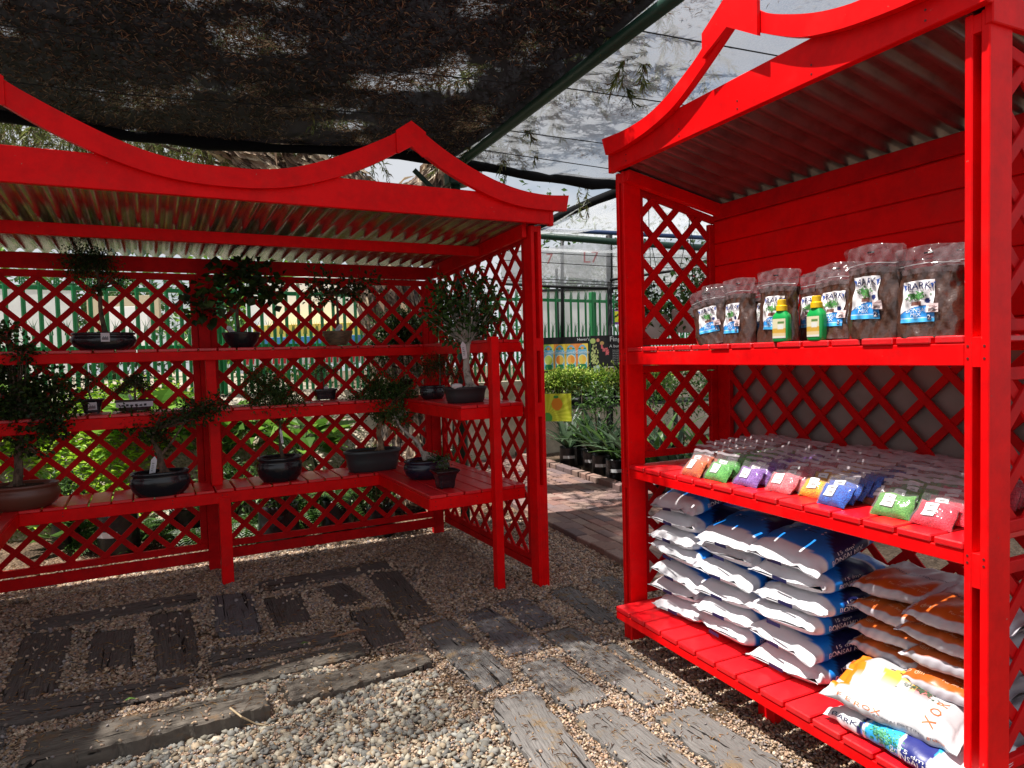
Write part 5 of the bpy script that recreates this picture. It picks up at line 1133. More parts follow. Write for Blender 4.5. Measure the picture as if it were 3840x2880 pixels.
P = needles(16000, 2.12, 4.6, 2.2, 5.6, .52, 0, 5); k = (P[:, 0] < 2.3+.9*r_.random(len(P))**1.2) | (field(P[:, 0]*1.4, P[:, 1]*1.3) > .86); P = P[k]; n = len(P); a = r_.uniform(0, 6.28, n)
b = MB((3, 4, ZC)); b.leaves(P, np.stack([np.cos(a), np.sin(a), r_.normal(0, .2, n)], 1), r_.normal(0, 1, (n, 3))+np.array([0, 0, 1]), r_.uniform(.02, .05, n), r_.uniform(.003, .007, n), C[r_.integers(0, len(C), n)]*.8); o = b.build('needle_litter', nm); o.location = (3, 4, ZC); tag(o, kind='stuff')
# ================================================================ the big shaggy-barked tree behind
def shag_mat():
    m = bpy.data.materials.new('shaggy_bark'); m.use_nodes = True; t = m.node_tree; N = t.nodes; K = t.links.new; p = N['Principled BSDF']; p.inputs['Roughness'].default_value = .85
    tcn = N.new('ShaderNodeTexCoord'); a = N.new('ShaderNodeMapping'); a.inputs['Scale'].default_value = (5, 5, 1.1); K(tcn.outputs['Object'], a.inputs[0])
    n = N.new('ShaderNodeTexNoise'); n.inputs['Scale'].default_value = 3.2; n.inputs['Detail'].default_value = 8; n.inputs['Distortion'].default_value = 1.6; K(a.outputs[0], n.inputs['Vector'])
    r1 = N.new('ShaderNodeValToRGB'); e = r1.color_ramp.elements; e[0].position = .36; e[0].color = (.018, .012, .010, 1); e[1].position = .68; e[1].color = (.55, .44, .32, 1); x = r1.color_ramp.elements.new(.48); x.color = (.13, .085, .065, 1); x = r1.color_ramp.elements.new(.57); x.color = (.28, .20, .15, 1)
    K(n.outputs[0], r1.inputs[0]); K(r1.outputs[0], p.inputs['Base Color']); bb = N.new('ShaderNodeBump'); bb.inputs['Distance'].default_value = .08; K(n.outputs[0], bb.inputs['Height']); K(bb.outputs[0], p.inputs['Normal']); return m
shag = shag_mat()
TB = np.array([2.0, 7.05, 0]); t = thing('shaggy_bark_tree', 'big old tree with peeling cream and brown bark, leaning behind the shelter corner', 'tree', TB)
def at7(px, py, d=6.95): return atd(px, py, d)
rr = random.Random(12)
def trunk_tube(b, P, Rr, n=30):
    pts = [Vector(tuple(p)) for p in P]; Q = []; RR = []
    for i in range(len(pts)-1):
        a = pts[max(i-1, 0)]; p, q = pts[i], pts[i+1]; c = pts[min(i+2, len(pts)-1)]
        for k in range(7): s = k/7; Q.append(.5*((2*p)+(-a+q)*s+(2*a-5*p+4*q-c)*s*s+(-a+3*p-3*q+c)*s**3)); RR.append(Rr[i]+(Rr[i+1]-Rr[i])*s)
    Q.append(pts[-1]); RR.append(Rr[-1]); b.tube(Q, RR, n, wob=.07, rng=rr); return Q, RR
b = MB(TB); base = at7(1540, 2010, 6.7); base[2] = -.05
paths = [([base, at7(1530, 1700), at7(1510, 1400), at7(1450, 1110), at7(1440, 900), at7(1640, 690), at7(1700, 560), at7(1730, 380)], [.36, .30, .27, .30, .26, .20, .17, .14]),
         ([at7(1450, 1080), at7(1400, 900), at7(1330, 720), at7(1180, 640), at7(1100, 560), at7(1120, 420)], [.24, .22, .19, .15, .14, .12]),
         ([at7(1420, 860), at7(1250, 760), at7(1090, 680), at7(960, 610), at7(830, 545), at7(700, 430)], [.18, .15, .125, .11, .105, .08])]
tubes = [trunk_tube(b, p, q) for p, q in paths]; b.build('trunk', shag, t, True)
b = MB(TB); P_, D_, N2, Ls, Cs = [], [], [], [], []
for Q, RR in tubes:           # loose flakes of bark
    for i in range(len(Q)-1):
        ax = (Q[i+1]-Q[i]).normalized(); s1 = ax.cross(Vector((.3, .2, .9))).normalized(); s2 = ax.cross(s1)
        for k in range(20):
            a = rr.uniform(0, 6.28); nrm = s1*math.cos(a)+s2*math.sin(a); P_.append(Q[i]+nrm*RR[i]*rr.uniform(.97, 1.04)); D_.append(ax*rr.choice([-1, 1])+nrm*rr.uniform(.05, .45)+s1*rr.uniform(-.3, .3)); N2.append(nrm); Ls.append(rr.uniform(.08, .26)); Cs.append(rr.choice([(.50, .40, .28), (.28, .19, .13), (.12, .08, .06), (.60, .50, .38), (.36, .26, .19)]))
b.leaves([tuple(p) for p in P_], [tuple(p) for p in D_], [tuple(p) for p in N2], np.array(Ls), np.array(Ls)*.30, Cs); b.build('bark_flakes', mat('bark_flake', (.3, .2, .15), .85, .2, attr=True, trans=.15), t)
# crown: drooping sprays of fine foliage above and behind
b = MB(TB); q = np.random.default_rng(71)
sprays = []
def spray(c, n_tw, L, dens, cols):
    for _ in range(n_tw):
        p = np.array(c)+q.normal(0, .16, 3); d = q.normal(0, .5, 3)+np.array([0, 0, -.55]); d /= np.linalg.norm(d); pts = [p]
        for k in range(5): d = d+np.array([0, 0, -.16])+q.normal(0, .10, 3); d /= np.linalg.norm(d); pts.append(pts[-1]+d*L/5)
        pts = np.array(pts); m_ = dens; s = q.uniform(0, 4.99, m_); i = s.astype(int); f = (s-i)[:, None]; P = pts[i]*(1-f)+pts[i+1]*f; dd = pts[i+1]-pts[i]; dd /= np.linalg.norm(dd, axis=1)[:, None]
        D = dd+q.normal(0, .45, (m_, 3)); sprays.append((P, D, cols[q.integers(0, len(cols), m_)]))
gc = np.array([(.10, .13, .035), (.16, .19, .05), (.06, .075, .02), (.16, .11, .06), (.24, .26, .08)])
for k in range(150): px = q.uniform(-250, 1350); py = q.uniform(300, 560); spray(atd(px, py-60, q.uniform(6.6, 8.6)), 3, q.uniform(.35, .75), 60, gc)
for k in range(130): px = q.uniform(-200, 1300); py = q.uniform(470, 640); spray(atd(px, py-40, q.uniform(7.4, 9.5)), 3, q.uniform(.25, .55), 60, gc)
for k in range(46): spray((q.uniform(-1.2, 2.0), q.uniform(4.2, 6.4), q.uniform(3.8, 4.9)), 3, .6, 60, gc)
for k in range(60): spray((2.15+abs(q.normal(0, .42)), q.uniform(3.2, 6.4), q.uniform(3.5, 4.2)), 3, .38, 70, gc)
for px, py, d in ((2560, 330, 5.6), (2620, 400, 5.8), (2500, 210, 5.0), (2380, 520, 6.5), (2250, 620, 7.5)): spray(atd(px, py, d), 3, .45, 60, gc)
P = np.concatenate([s[0] for s in sprays]); D = np.concatenate([s[1] for s in sprays]); C = np.concatenate([s[2] for s in sprays]); n = len(P)
b.leaves(P, D, q.normal(0, 1, (n, 3)), q.uniform(.05, .11, n), q.uniform(.006, .012, n), C); b.build('crown', leafmat, t)
b = MB(TB)
for k in range(26):
    a = atd(q.uniform(600, 1500), q.uniform(300, 620), 7.2); e = a+q.normal(0, .5, 3)+np.array([-.5, 0, .1]); b.tube([tuple(a), tuple((a+e)/2+q.normal(0, .06, 3)), tuple(e)], [.018, .012, .004], 6)
a = atd(1440, 750, 7); 
for e in ((980, 620), (860, 600), (700, 560), (500, 520), (380, 430)): e_ = atd(e[0], e[1], 7.3); b.tube([tuple(atd(1050, 560, 7.2)), tuple((atd(1050, 560, 7.2)+e_)/2+np.array([0, 0, .06])), tuple(e_)], [.03, .018, .005], 6)
b.build('branches', barkmat, t)
# ================================================================ palisade fence
f0 = np.array([-1.294, 8.222]); f1 = np.array([5.055, 8.686+.35]); fd = (f1-f0)/np.linalg.norm(f1-f0); fn = np.array([fd[1], -fd[0]])
O3 = np.array([f0[0], f0[1], 0]); t = thing('palisade_fence', 'bright green steel palisade fence with spiked pales of two heights', 'fence', O3, math.atan2(fd[1], fd[0]))
s0, s1 = -3.2, 13.5; pitch = .142; b = MB(); bs = MB(); k = 0; s = s0
def pale(mb, s, z1, w_=.042):
    z = z1-.17; zb_ = 1.13; mb.grid([[(s-w_/2, 0, z0), (s-w_*.2, -.014, z0), (s+w_*.2, -.014, z0), (s+w_/2, 0, z0)] for z0 in (zb_, z)])
    for q_, dx, dy in ((-.5, -.028, -.03), (0, 0, -.012), (.5, .028, -.03)): mb.add([(s+q_*w_-w_*.22, -.006, z), (s+q_*w_+w_*.22, -.006, z), (s+q_*w_*.6+w_*.12, -.012, z+.09), (s+q_*w_*.6-w_*.12, -.012, z+.09), (s+q_*w_+dx, dy, z1)], [[0, 1, 2, 3], [3, 2, 4]])
while s < s1:
    pale(b, s, 2.50+(.0)); pale(bs, s+pitch/2, 1.99, .034); s += pitch
pf = b.build('pale_row', greenpaint, t); bs.build('pale_row', greenpaint, t)
for z in (2.28, 1.66): b = MB(); b.box(s0, s1, .004, .05, z, z+.045, .003); b.build('rail', greenpaint, t)
for s in (-1.2, 1.55, 4.3, 7.05, 9.8, 12.55): b = MB(); b.box(s, s+.09, .05, .13, 0, 2.45, .004); b.build('fence_post', greenpaint, t)
b = MB(); b.box(3.0, s1, -.02, .12, 0, 1.12, .01); b.build('base_wall', mat('sandy_wall', (.62, .55, .43), .85, .2, noise=(4, 6, (.36, .30, .22), .4, .7)), t)
# ================================================================ beyond the fence
def board(name, lab, cat, corners, d, mt, col=None, thick=.03):
    """upright board facing the camera side; corners: px0, px1 at distance d, py top and bottom"""
    (x0, d0), (x1, d1), yt, yb = corners; a, c = atd(x0, yb, d0), atd(x1, yb, d1); at_, ct = atd(x0, yt, d0), atd(x1, yt, d1)
    zt, zb = (at_[2]+ct[2])/2, (a[2]+c[2])/2; dx = c-a; L = math.hypot(dx[0], dx[1]); ang = math.atan2(dx[1], dx[0]); o = thing(name, lab, cat, (a[0], a[1], 0), ang)
    return o, L, zb, zt
def simple_board(name, lab, cat, corners, mt, part='panel', thick=.03):
    o, L, zb, zt = board(name, lab, cat, corners, 0, mt); b = MB(); b.box(0, L, 0, thick, zb, zt, .004); b.build(part, mt, o); return o, L, zb, zt
pw = mat('pale_wall', (.74, .76, .76), .7, .3, noise=(3, 4, (.62, .64, .65), .4, .7)); ww = mat('white_wall', (.86, .87, .87), .7, .3, noise=(2, 4, (.78, .80, .80), .45, .7))
beige = mat('beige_wall', (.55, .47, .33), .8, .2); yel = mat('yellow_paint', (.72, .50, .08), .6, .3); tarp = mat('blue_tarpaulin', (.03, .17, .42), .5, .4)
o, L, zb, zt = simple_board('notice_board', 'pale grey board in a dark frame beyond the fence at far left', 'board', ((-200, 10.2), (292, 10.2), 1080, 1420), pw)
b = MB(); b.box(L-.02, L+.03, -.01, .04, zb, zt+.03); b.box(0, L, -.01, .04, zt, zt+.04); b.build('frame', blackplastic, o)
for k, (lab, cor, mt) in enumerate((('pale container wall beyond the fence behind the middle trellis', ((930, 13), (1270, 13), 1040, 1330), ww), ('white container wall beyond the fence left of the shaggy tree', ((1275, 12.6), (1420, 12.6), 1030, 1300), pw),
      ('beige hut wall beyond the fence behind the left trellis', ((330, 16), (600, 16), 1110, 1240), beige), ('white truck side seen beyond the fence between the trees', ((400, 14), (560, 14), 1150, 1330), ww),
      ('yellow truck body seen low through the middle trellis', ((950, 12.4), (1350, 12.2), 1215, 1262), yel), ('blue tarpaulin edge below the yellow truck body', ((850, 12.2), (1340, 12.0), 1263, 1300), tarp))):
    simple_board('wall_panel' if k < 4 else 'covered_load', lab, 'wall' if k < 4 else 'load', cor, mt, thick=1.2 if k > 3 else .1)
# white panels and posts seen through the gap between shelter and cabinet
o, L, zb, zt = simple_board('white_screen_wall', 'white panelled wall behind the green fence in the gap between shelters', 'wall', ((1960, 12.4), (2292, 12.4), 1092, 1420), ww)
b = MB(); b.box(L*.395, L*.425, -.05, .0, 0, zt+.4); b.build('steel_post', blackplastic, o); b = MB(); b.box(0, L, -.03, .0, zt-.005, zt+.04); b.build('top_strip', blackplastic, o); b = MB(); b.box(L*.98, L*1.0, -.05, .0, 0, zt+.2); b.build('steel_post', blackplastic, o)
o, L, zb, zt = simple_board('advertising_sign', 'purple and yellow sign with the letter E behind the fence', 'sign', ((2292, 11.6), (2392, 11.6), 1160, 1216), mat('purple_sign', (.30, .10, .52), .5, .4))
b = MB(); b.box(.04, L-.05, -.006, -.001, zb+.04, zt-.03, .001); b.build('yellow_field', mat('yellow_sign', (.85, .78, .05), .5, .4), o)
b = MB(); V2, F = text2d('E', .20); b.add(np.stack([V2[:, 0]+L*.40, V2[:, 0]*0-.009, V2[:, 1]+zb+.07], 1), F); b.build('lettering', mat('purple_letters', (.22, .05, .45), .5), o)
o, L, zb, zt = simple_board('banner', 'white banner with red writing low beyond the fence, through the middle trellis', 'banner', ((905, 9.6), (1440, 9.8), 1335, 1366), white)
b = MB(); rr2 = random.Random(6)
for k in range(26):
    x = L*.03+k*L*.037; w_ = L*rr2.uniform(.010, .022); b.add([(x, -.004, zb+.02), (x+w_, -.004, zb+.02), (x+w_*1.3, -.004, zt-.02), (x+w_*.3, -.004, zt-.02)], [[0, 1, 2, 3]])
b.build('lettering', mat('red_print', (.65, .03, .05), .5), o)
# neighbouring net house: net roof, screens, pipes
net = cloth_mat('white_net', (.80, .82, .85), .38, .70, weave=90, patch=1.5, plo=.4, phi=.7); gnet = cloth_mat('grey_net_screen', (.55, .57, .60), .15, .40, weave=120, patch=2.5, plo=.45, phi=.7)
N0 = atd(2000, 900, 9); t = thing('net_house', 'neighbouring net house with pale net roof, blue and green pipes and grey screens', 'net house', (N0[0], N0[1], 0)); NO = (N0[0], N0[1], 0)
def quadpx(b, pts, n=8):
    c = [np.array(atd(*p)) for p in pts]; b.grid([[((c[0]*(1-u)+c[1]*u)*(1-v)+(c[3]*(1-u)+c[2]*u)*v)+np.array([0, 0, -.03*math.sin(u*math.pi*2)]) for v in np.linspace(0, 1, n)] for u in np.linspace(0, 1, n)])
b = MB(NO); quadpx(b, [(1960, 880, 8.8), (2330, 715, 7.4), (2800, 560, 7.0), (2800, 905, 13.5)]); quadpx(b, [(1880, 915, 9.6), (2800, 960, 9.6), (2800, 1100, 14), (1880, 1010, 14)]); b.build('net_roof', net, t, True)
b = MB(NO); quadpx(b, [(1880, 935, 9.9), (2290, 915, 9.9), (2290, 1082, 9.9), (1880, 1068, 9.9)]); b.build('net_screen', gnet, t, True)
b = MB(NO); quadpx(b, [(2296, 920, 9.9), (2800, 930, 9.9), (2800, 1180, 9.9), (2296, 1085, 9.9)]); b.build('net_screen', net, t, True)
b = MB(NO); b.tube([atd(1960, 880, 8.8), atd(2110, 805, 8.3), atd(2230, 755, 7.8), atd(2340, 712, 7.4)], [.04, .045, .05, .05], 9, wob=.2, rng=random.Random(3)); b.build('rolled_edge', clothblack, t, True)
b = MB(NO); b.tube([atd(1850, 850, 9.3), atd(2800, 900, 9.3)], .030, 10); b.build('blue_pipe', bluepipe, t, True)
b = MB(NO); b.tube([atd(1850, 870, 9.0), atd(2320, 908, 9.0), atd(2800, 940, 9.0)], .044, 10); b.build('green_pipe', darkpipe, t, True)
b = MB(NO); b.tube([atd(1880, 1064, 9.8), atd(2100, 1076, 9.8), atd(2290, 1082, 9.8), atd(2420, 1070, 9.8)], .022, 8); b.tube([atd(2286, 1060, 9.8), atd(2292, 1700, 9.8)], .035, 8); b.tube([atd(2108, 880, 9.95), atd(2110, 1400, 9.95)], .026, 8); b.tube([atd(2284, 880, 9.95), atd(2288, 1100, 9.95)], .05, 8); b.build('frame_pipe', wire, t, True)
b = MB(NO); 
for y0, y1 in ((940, 960), (975, 1000), (1040, 1052), (1052, 1062)): b.tube([atd(1880, y0, 9.7), atd(2330, (y0+y1)/2+14, 9.7), atd(2800, y1+10, 9.7)], .006, 5)
b.tube([atd(2288, 1050, 9.7), atd(2560, 1010, 9.2), atd(2700, 960, 8.8)], .02, 6); b.build('wire', wire, t)
b = MB(NO); V2, F = text2d('L7', .24); c = atd(2215, 985, 9.85); rx_ = RT/np.linalg.norm(RT); b.add([tuple(c+RT*v[0]+UP*v[1]) for v in V2], F); V2, F = text2d('7', .22); c = atd(2060, 990, 9.85); b.add([tuple(c+RT*v[0]+UP*v[1]) for v in V2], F); b.build('painted_mark', mat('red_spray_paint', (.50, .22, .23), .8), t)
# ================================================================ garden plants
bagmat = mat('black_nursery_bag', (.010, .010, .012), .32, .5, bump=(14, .7, .02))
def nursery_bag(b, c, r_, h, rr): b.lathe([(r_*.92, 0), (r_*1.03, h*.08), (r_*1.0, h*.5), (r_*.97, h*.92), (r_*1.0, h), (r_*.9, h*.99), (r_*.86, h*.90)], c, n=22)
def strap_plant(fo, c, n, L, w_, q, cols, up=.9):
    for k in range(n):
        a = q.uniform(0, 6.28); l = L*q.uniform(.65, 1.1); el = q.uniform(.55, 1.05)*up; p = np.array(c, float)+np.array([math.cos(a), math.sin(a), 0])*.02; d = np.array([math.cos(a)*(1-el*.75), math.sin(a)*(1-el*.75), el]); d /= np.linalg.norm(d)
        s = np.array([-math.sin(a), math.cos(a), 0]); rows = []; cc = np.array(cols)[q.integers(0, len(cols))]*q.uniform(.7, 1.2)
        for i in range(8):
            ww_ = w_*math.sin(math.pi*(.18+.80*i/7))*.5+.001; rows.append([tuple(p-s*ww_+np.array([0, 0, .004])), tuple(p), tuple(p+s*ww_+np.array([0, 0, .004]))]); p = p+d*l/7; d = d+np.array([0, 0, -.15]); d /= np.linalg.norm(d)
        fo.grid(rows, np.tile(cc, (24, 1)))
def garden_plant(name, lab, cat, c, kind, size, seed, group=None, pot=None, band=False, pal='mid', density=1.0, leaf=None):
    q = np.random.default_rng(seed); rr = random.Random(seed); t = thing(name, lab, cat, c, 0, group); z = 0; c0 = (0, 0, 0)
    if pot:
        b = MB(); nursery_bag(b, c0, pot[0], pot[1], rr); po = b.build('nursery_bag', bagmat, t, True); z = pot[1]*.9
        b = MB(); b.lathe([(pot[0]*.88, z-.02), (pot[0]*.86, z), (.001, z+.006)], n=18); b.build('soil', soil, po, True)
        if band:
            b = MB(); rws = []
            for k in range(9): a = -2.9+k*.17+seed % 3*.1; rws.append([(math.cos(a)*pot[0]*1.06, math.sin(a)*pot[0]*1.06, pot[1]*.46), (math.cos(a)*pot[0]*1.06, math.sin(a)*pot[0]*1.06, pot[1]*.60)])
            b.grid(rws); b.build('paper_band', tagmat, po)
    fo = MB(); st = MB()
    if kind == 'strap': strap_plant(fo, (0, 0, z), int(26*density), size, size*.085, q, LEAFSET[pal])
    elif kind == 'bush':
        for k in range(7): e = np.array([q.normal(0, .28)*size, q.normal(0, .28)*size, z+size*q.uniform(.5, .95)]); st.tube([(0, 0, z-.02), tuple(e*.5+np.array([0, 0, z*.3])), tuple(e)], [.010, .007, .003], 6)
        l = leaf or (.055, .024); crown_leaves(fo, q, (0, 0, z+size*.58), (size*.42, size*.42, size*.42), int(900*density), l[0], l[1], pal, 11)
        st.build('stem', barkmat, t, True)
    elif kind == 'tree':
        st.tube([(0, 0, z-.02), (.02, .01, z+size*.35), (0, .02, z+size*.7)], [.016, .012, .008], 7); l = leaf or (.06, .026)
        crown_leaves(fo, q, (0, 0, z+size*.72), (size*.30, size*.30, size*.30), int(700*density), l[0], l[1], pal, 10); st.build('stem', barkmat, t, True)
    elif kind == 'fern':
        for k in range(int(16*density)):
            a = q.uniform(0, 6.28); p = np.array([0, 0, z+.02]); d = np.array([math.cos(a)*.8, math.sin(a)*.8, .75]); P_, D_ = [], []; s = np.array([-math.sin(a), math.cos(a), 0])
            for i in range(22):
                f = size*.26*math.sin(math.pi*(.12+.85*i/21)); p = p+d/np.linalg.norm(d)*size/22; d = d+np.array([0, 0, -.075])
                for sg in (-1, 1): P_.append(p.copy()); D_.append(s*sg+d*.35)
            fl = size*.26*np.repeat(np.sin(np.pi*(.12+.85*np.arange(22)/21)), 2); fo.leaves(P_, D_, np.tile([0, 0, 1.], (44, 1)), fl, fl*.22, np.array(LEAFSET[pal])[q.integers(0, len(LEAFSET[pal]), 44)])
    elif kind == 'broad':
        n = int(40*density); a = q.uniform(0, 6.28, n); rr_ = q.uniform(.0, .5, n)*size; P_ = np.stack([np.cos(a)*rr_, np.sin(a)*rr_, z+size*q.uniform(.15, .6, n)], 1); D_ = np.stack([np.cos(a), np.sin(a), q.uniform(-.1, .7, n)], 1)
        fo.leaves(P_, D_, np.tile([0, 0, 1.], (n, 1))+q.normal(0, .2, (n, 3)), size*q.uniform(.35, .6, n), size*q.uniform(.18, .30, n), np.array(LEAFSET[pal])[q.integers(0, len(LEAFSET[pal]), n)])
        for i in range(0, n, 2): st.tube([(0, 0, z), tuple(P_[i])], [.006, .004], 5)
        st.build('stem', leafstem, t)
    fo.build('foliage', leafmat, t); return t
leafstem = mat('green_stem', (.06, .12, .03), .6, .3)
# clivias along the far kerb
cl = [(4.20, 7.75), (4.28, 7.30), (4.20, 6.95), (4.14, 6.55), (4.10, 6.15), (4.08, 5.75), (4.05, 5.35), (4.10, 4.85)]
wh = ['farthest strap leaved plant in a black bag by the kerb', 'second strap leaved plant from the far end of the kerb', 'third strap leaved plant from the far end of the kerb', 'strap leaved plant with a white band on its black bag, middle of the kerb row', 'strap leaved plant just left of the cabinet post, with upright leaves', 'strap leaved plant partly hidden behind the cabinet post', 'strap leaved plant seen through the lower cabinet trellis', 'nearest strap leaved plant of the kerb row, behind the cabinet']
for k, (x, y) in enumerate(cl): garden_plant('strap_leaf_plant', wh[k], 'plant', (x+.20, y, .01), 'strap', .66+.06*(k % 3), 200+k, 'strap leaved plants in black bags along the path', (.115, .27), True, 'mid' if k % 2 else 'grey')
for k in range(7): garden_plant('strap_leaf_plant', 'strap leaved plants in black bags standing in the second row behind the kerb', 'plant', (4.62+.1*(k % 2), 7.9-k*.50, .01), 'strap', .55, 230+k, 'second row of strap leaved plants', (.12, .22), False, 'grey')
LEAFSET['citrus'] = [(.42, .55, .08), (.55, .64, .16), (.26, .42, .05), (.14, .28, .03)]
# citrus bushes on a dark bench
BN = np.array([4.75, 9.0, 0]); t = thing('nursery_bench', 'low dark bench carrying young citrus plants in black bags', 'bench', (5.1, 8.2, 0), R(-4)); b = MB(); b.box(-1.1, 3.2, -.25, .25, .74, .78); b.build('bench_top', blackplastic, t)
for x in (-1.0, .1, 1.2, 2.3, 3.1): b = MB(); b.box(x, x+.05, -.2, -.15, 0, .739); b.build('leg', blackplastic, t)
for k in range(9): garden_plant('citrus_plant', ['sunny yellow green citrus plant on the bench, counted %s from the left' % s for s in ('first', 'second', 'third', 'fourth', 'fifth', 'sixth', 'seventh', 'eighth', 'ninth')][k], 'plant', (4.28+k*.24, 8.22-.015*k, .782), 'bush', .28+.03*(k % 3), 260+k, 'citrus plants on the bench', (.10, .17), True, 'citrus', 1.2)
for k, (x, y, s_) in enumerate(((4.55, 7.3, 1.0), (4.85, 6.5, 1.05), (5.3, 5.9, 1.3), (4.9, 5.3, 1.35), (5.2, 4.6, 1.3), (5.6, 6.9, 1.4), (6.0, 5.4, 1.5))):
    garden_plant('potted_tree', ['slim young tree in front of the yellow poster', 'slim young tree right of the yellow poster', 'young tree behind the strap leaved plants, by the cabinet post', 'young tree seen through the middle cabinet trellis', 'young tree behind the cabinet, nearest one', 'young tree by the finger lime poster', 'tall young tree behind the cabinet trellis'][k], 'tree', (x, y, 0), 'tree', s_, 290+k, 'young trees among the bags', (.13, .24), False, 'mid', .9)
# posters on the bench front
def poster(lab, px0, px1, yt, yb, d0, d1, colf, n=(60, 40)):
    o, L, zb, zt = board('poster', lab, 'poster', ((px0, d0), (px1, d1), yt, yb), 0, None); b = MB(); b.box(0, L, .001, .012, zb, zt, .001); b.build('backing', blackplastic, o)
    u, v = np.meshgrid(np.linspace(0, 1, n[0]), np.linspace(0, 1, n[1]), indexing='ij'); b = MB(); b.grid(np.stack([u*L, u*0-.001, zb+v*(zt-zb)], -1), colf(u, v)); b.build('print', matt_attr, o); return o, L, zb, zt
def colA(u, v):
    C = np.tile(np.array([.015, .013, .017]), (u.size, 1)).reshape(*u.shape, 3); k = (v > .20) & (v < .83) & (u < .965); uu = np.clip(u/.965, 0, .999)*4; i = uu.astype(int); f = uu-i
    bgc = np.array([(.32, .50, .08), (.78, .28, .05), (.80, .50, .05), (.78, .24, .06)])[i]; alt = np.array([(.75, .62, .08), (.85, .62, .08), (.80, .28, .08), (.85, .62, .10)])[i]; C[k] = bgc[k]; C[k & (f > .5)] = alt[k & (f > .5)]
    w = (v-.20)/.63; arch_ = k & (f > .1) & (f < .9) & (w > .06) & ((w < .70) | (((f-.5)/.4)**2+((w-.70)/.26)**2 < 1)); C[arch_] = (.18, .48, .72)
    r_ = ((f-.5)/.36)**2+((w-.40)/.19)**2; fr = np.array([(.55, .62, .10), (.85, .55, .10), (.82, .30, .05), (.85, .50, .08)])[i]; fr2 = np.array([(.62, .70, .18), (.80, .22, .04), (.85, .42, .10), (.80, .62, .12)])[i]
    C[k & (r_ < 1.15)] = (.78, .75, .60); C[k & (r_ < .85)] = fr[k & (r_ < .85)]; C[k & (r_ < .85) & (f < .5)] = fr2[k & (r_ < .85) & (f < .5)]
    g = (np.abs(f-.5) < .36-.5*np.abs(w-.13)*2) & (w > .03) & (w < .24); C[k & g] = (.02, .22, .08); s = ((f-.5)/.14)**2+((w-.84)/.06)**2; C[k & (s < 1)] = (.82, .35, .05); l = (np.abs(w-.82) < .03) & (np.abs(f-.5) < .33) & (s >= 1); C[k & l] = (.03, .25, .08); return C
o, L, zb, zt = poster('dark poster with four citrus slice panels reading Combo', 2038, 2214, 1264, 1420, 9.9, 9.75, colA, (150, 100))
def ptxt(o, s_, sz, x, z, mt): b = MB(); V2, F = text2d(s_, sz); b.add(np.stack([V2[:, 0]+x, V2[:, 0]*0-.004, V2[:, 1]+z], 1), F); b.build('lettering', mt, o)
ygr = mat('lime_print', (.40, .58, .12), .5)
for k in range(4): ptxt(o, 'Combo', .066, L*.965*(k+.5)/4, zb+(zt-zb)*.595, white)
ptxt(o, 'Two distinctly different citrus on one tree', .042, L*.52, zb+(zt-zb)*.10, ygr); ptxt(o, "Hever's", .058, L*.87, zb+(zt-zb)*.90, white)
def colB(u, v):
    C = np.tile(np.array([.014, .013, .016]), (u.size, 1)).reshape(*u.shape, 3); q = np.random.default_rng(8); u = u*2.3
    for _ in range(60):
        cx, cy = q.uniform(.02, .30), q.uniform(.25, .75); C[((u-cx)/.018)**2+((v-cy)/.03)**2 < 1] = (.50, .55, .22)
    C[((u-.10)/.11)**2+((v-.86)/.07)**2 < 1] = (.42, .52, .16); C[((u-.30)/.06)**2+((v-.88)/.045)**2 < 1] = (.62, .25, .16); C[((u-.45)/.08)**2+((v-.80)/.05)**2 < 1] = (.45, .28, .10)
    for _ in range(40):
        cx = q.uniform(.42, .70); C[((u-cx)/.02)**2+((v-(.95-.6*cx+q.normal(0, .04)))/.025)**2 < 1] = (.60, .12, .14)
    C[(np.abs(u-.22) < .12) & (np.abs(v-.12-.15*(u-.22)) < .10)] = (.45, .55, .55); C[(np.abs(u-.72) < .20) & (v < .18) & (v > .0)] = (.6, .58, .55); C[(np.abs(u-.72) < .18) & (v < .165) & (v > .01)] = (.15, .08, .04); return C
o, L, zb, zt = poster('black poster with finger limes, half hidden by the cabinet post', 2216, 2440, 1256, 1400, 9.72, 9.6, colB, (120, 90))
ptxt(o, 'Finger', .098, L*.47, zb+(zt-zb)*.84, white); ptxt(o, 'A burst', .06, L*.43, zb+(zt-zb)*.68, white)
for k in range(9): ptxt(o, 'flavour and juice', .017, L*.44, zb+(zt-zb)*(.60-.045*k), white)
def colC(u, v):
    a = np.arctan2(v-.2, u-.35); C = np.where((np.sin(a*22) > 0)[..., None], np.array([.55, .62, .03]), np.array([.68, .74, .06])); 
    for cx, cy in ((.63, .62), (.05, .52)):
        C = C.copy(); C[((u-cx)/.14)**2+((v-cy)/.23)**2 < 1] = (.80, .28, .02); C[((u-cx+.02)/.07)**2+((v-cy-.26)/.05)**2 < 1] = (.05, .28, .05)
    C[((u-.38)/.12)**2+((v-.12)/.2)**2 < 1] = (.10, .40, .06); return C
poster('yellow green poster with two plain oranges standing low among the plants', 2000, 2144, 1476, 1580, 7.2, 7.1, colC, (70, 50))
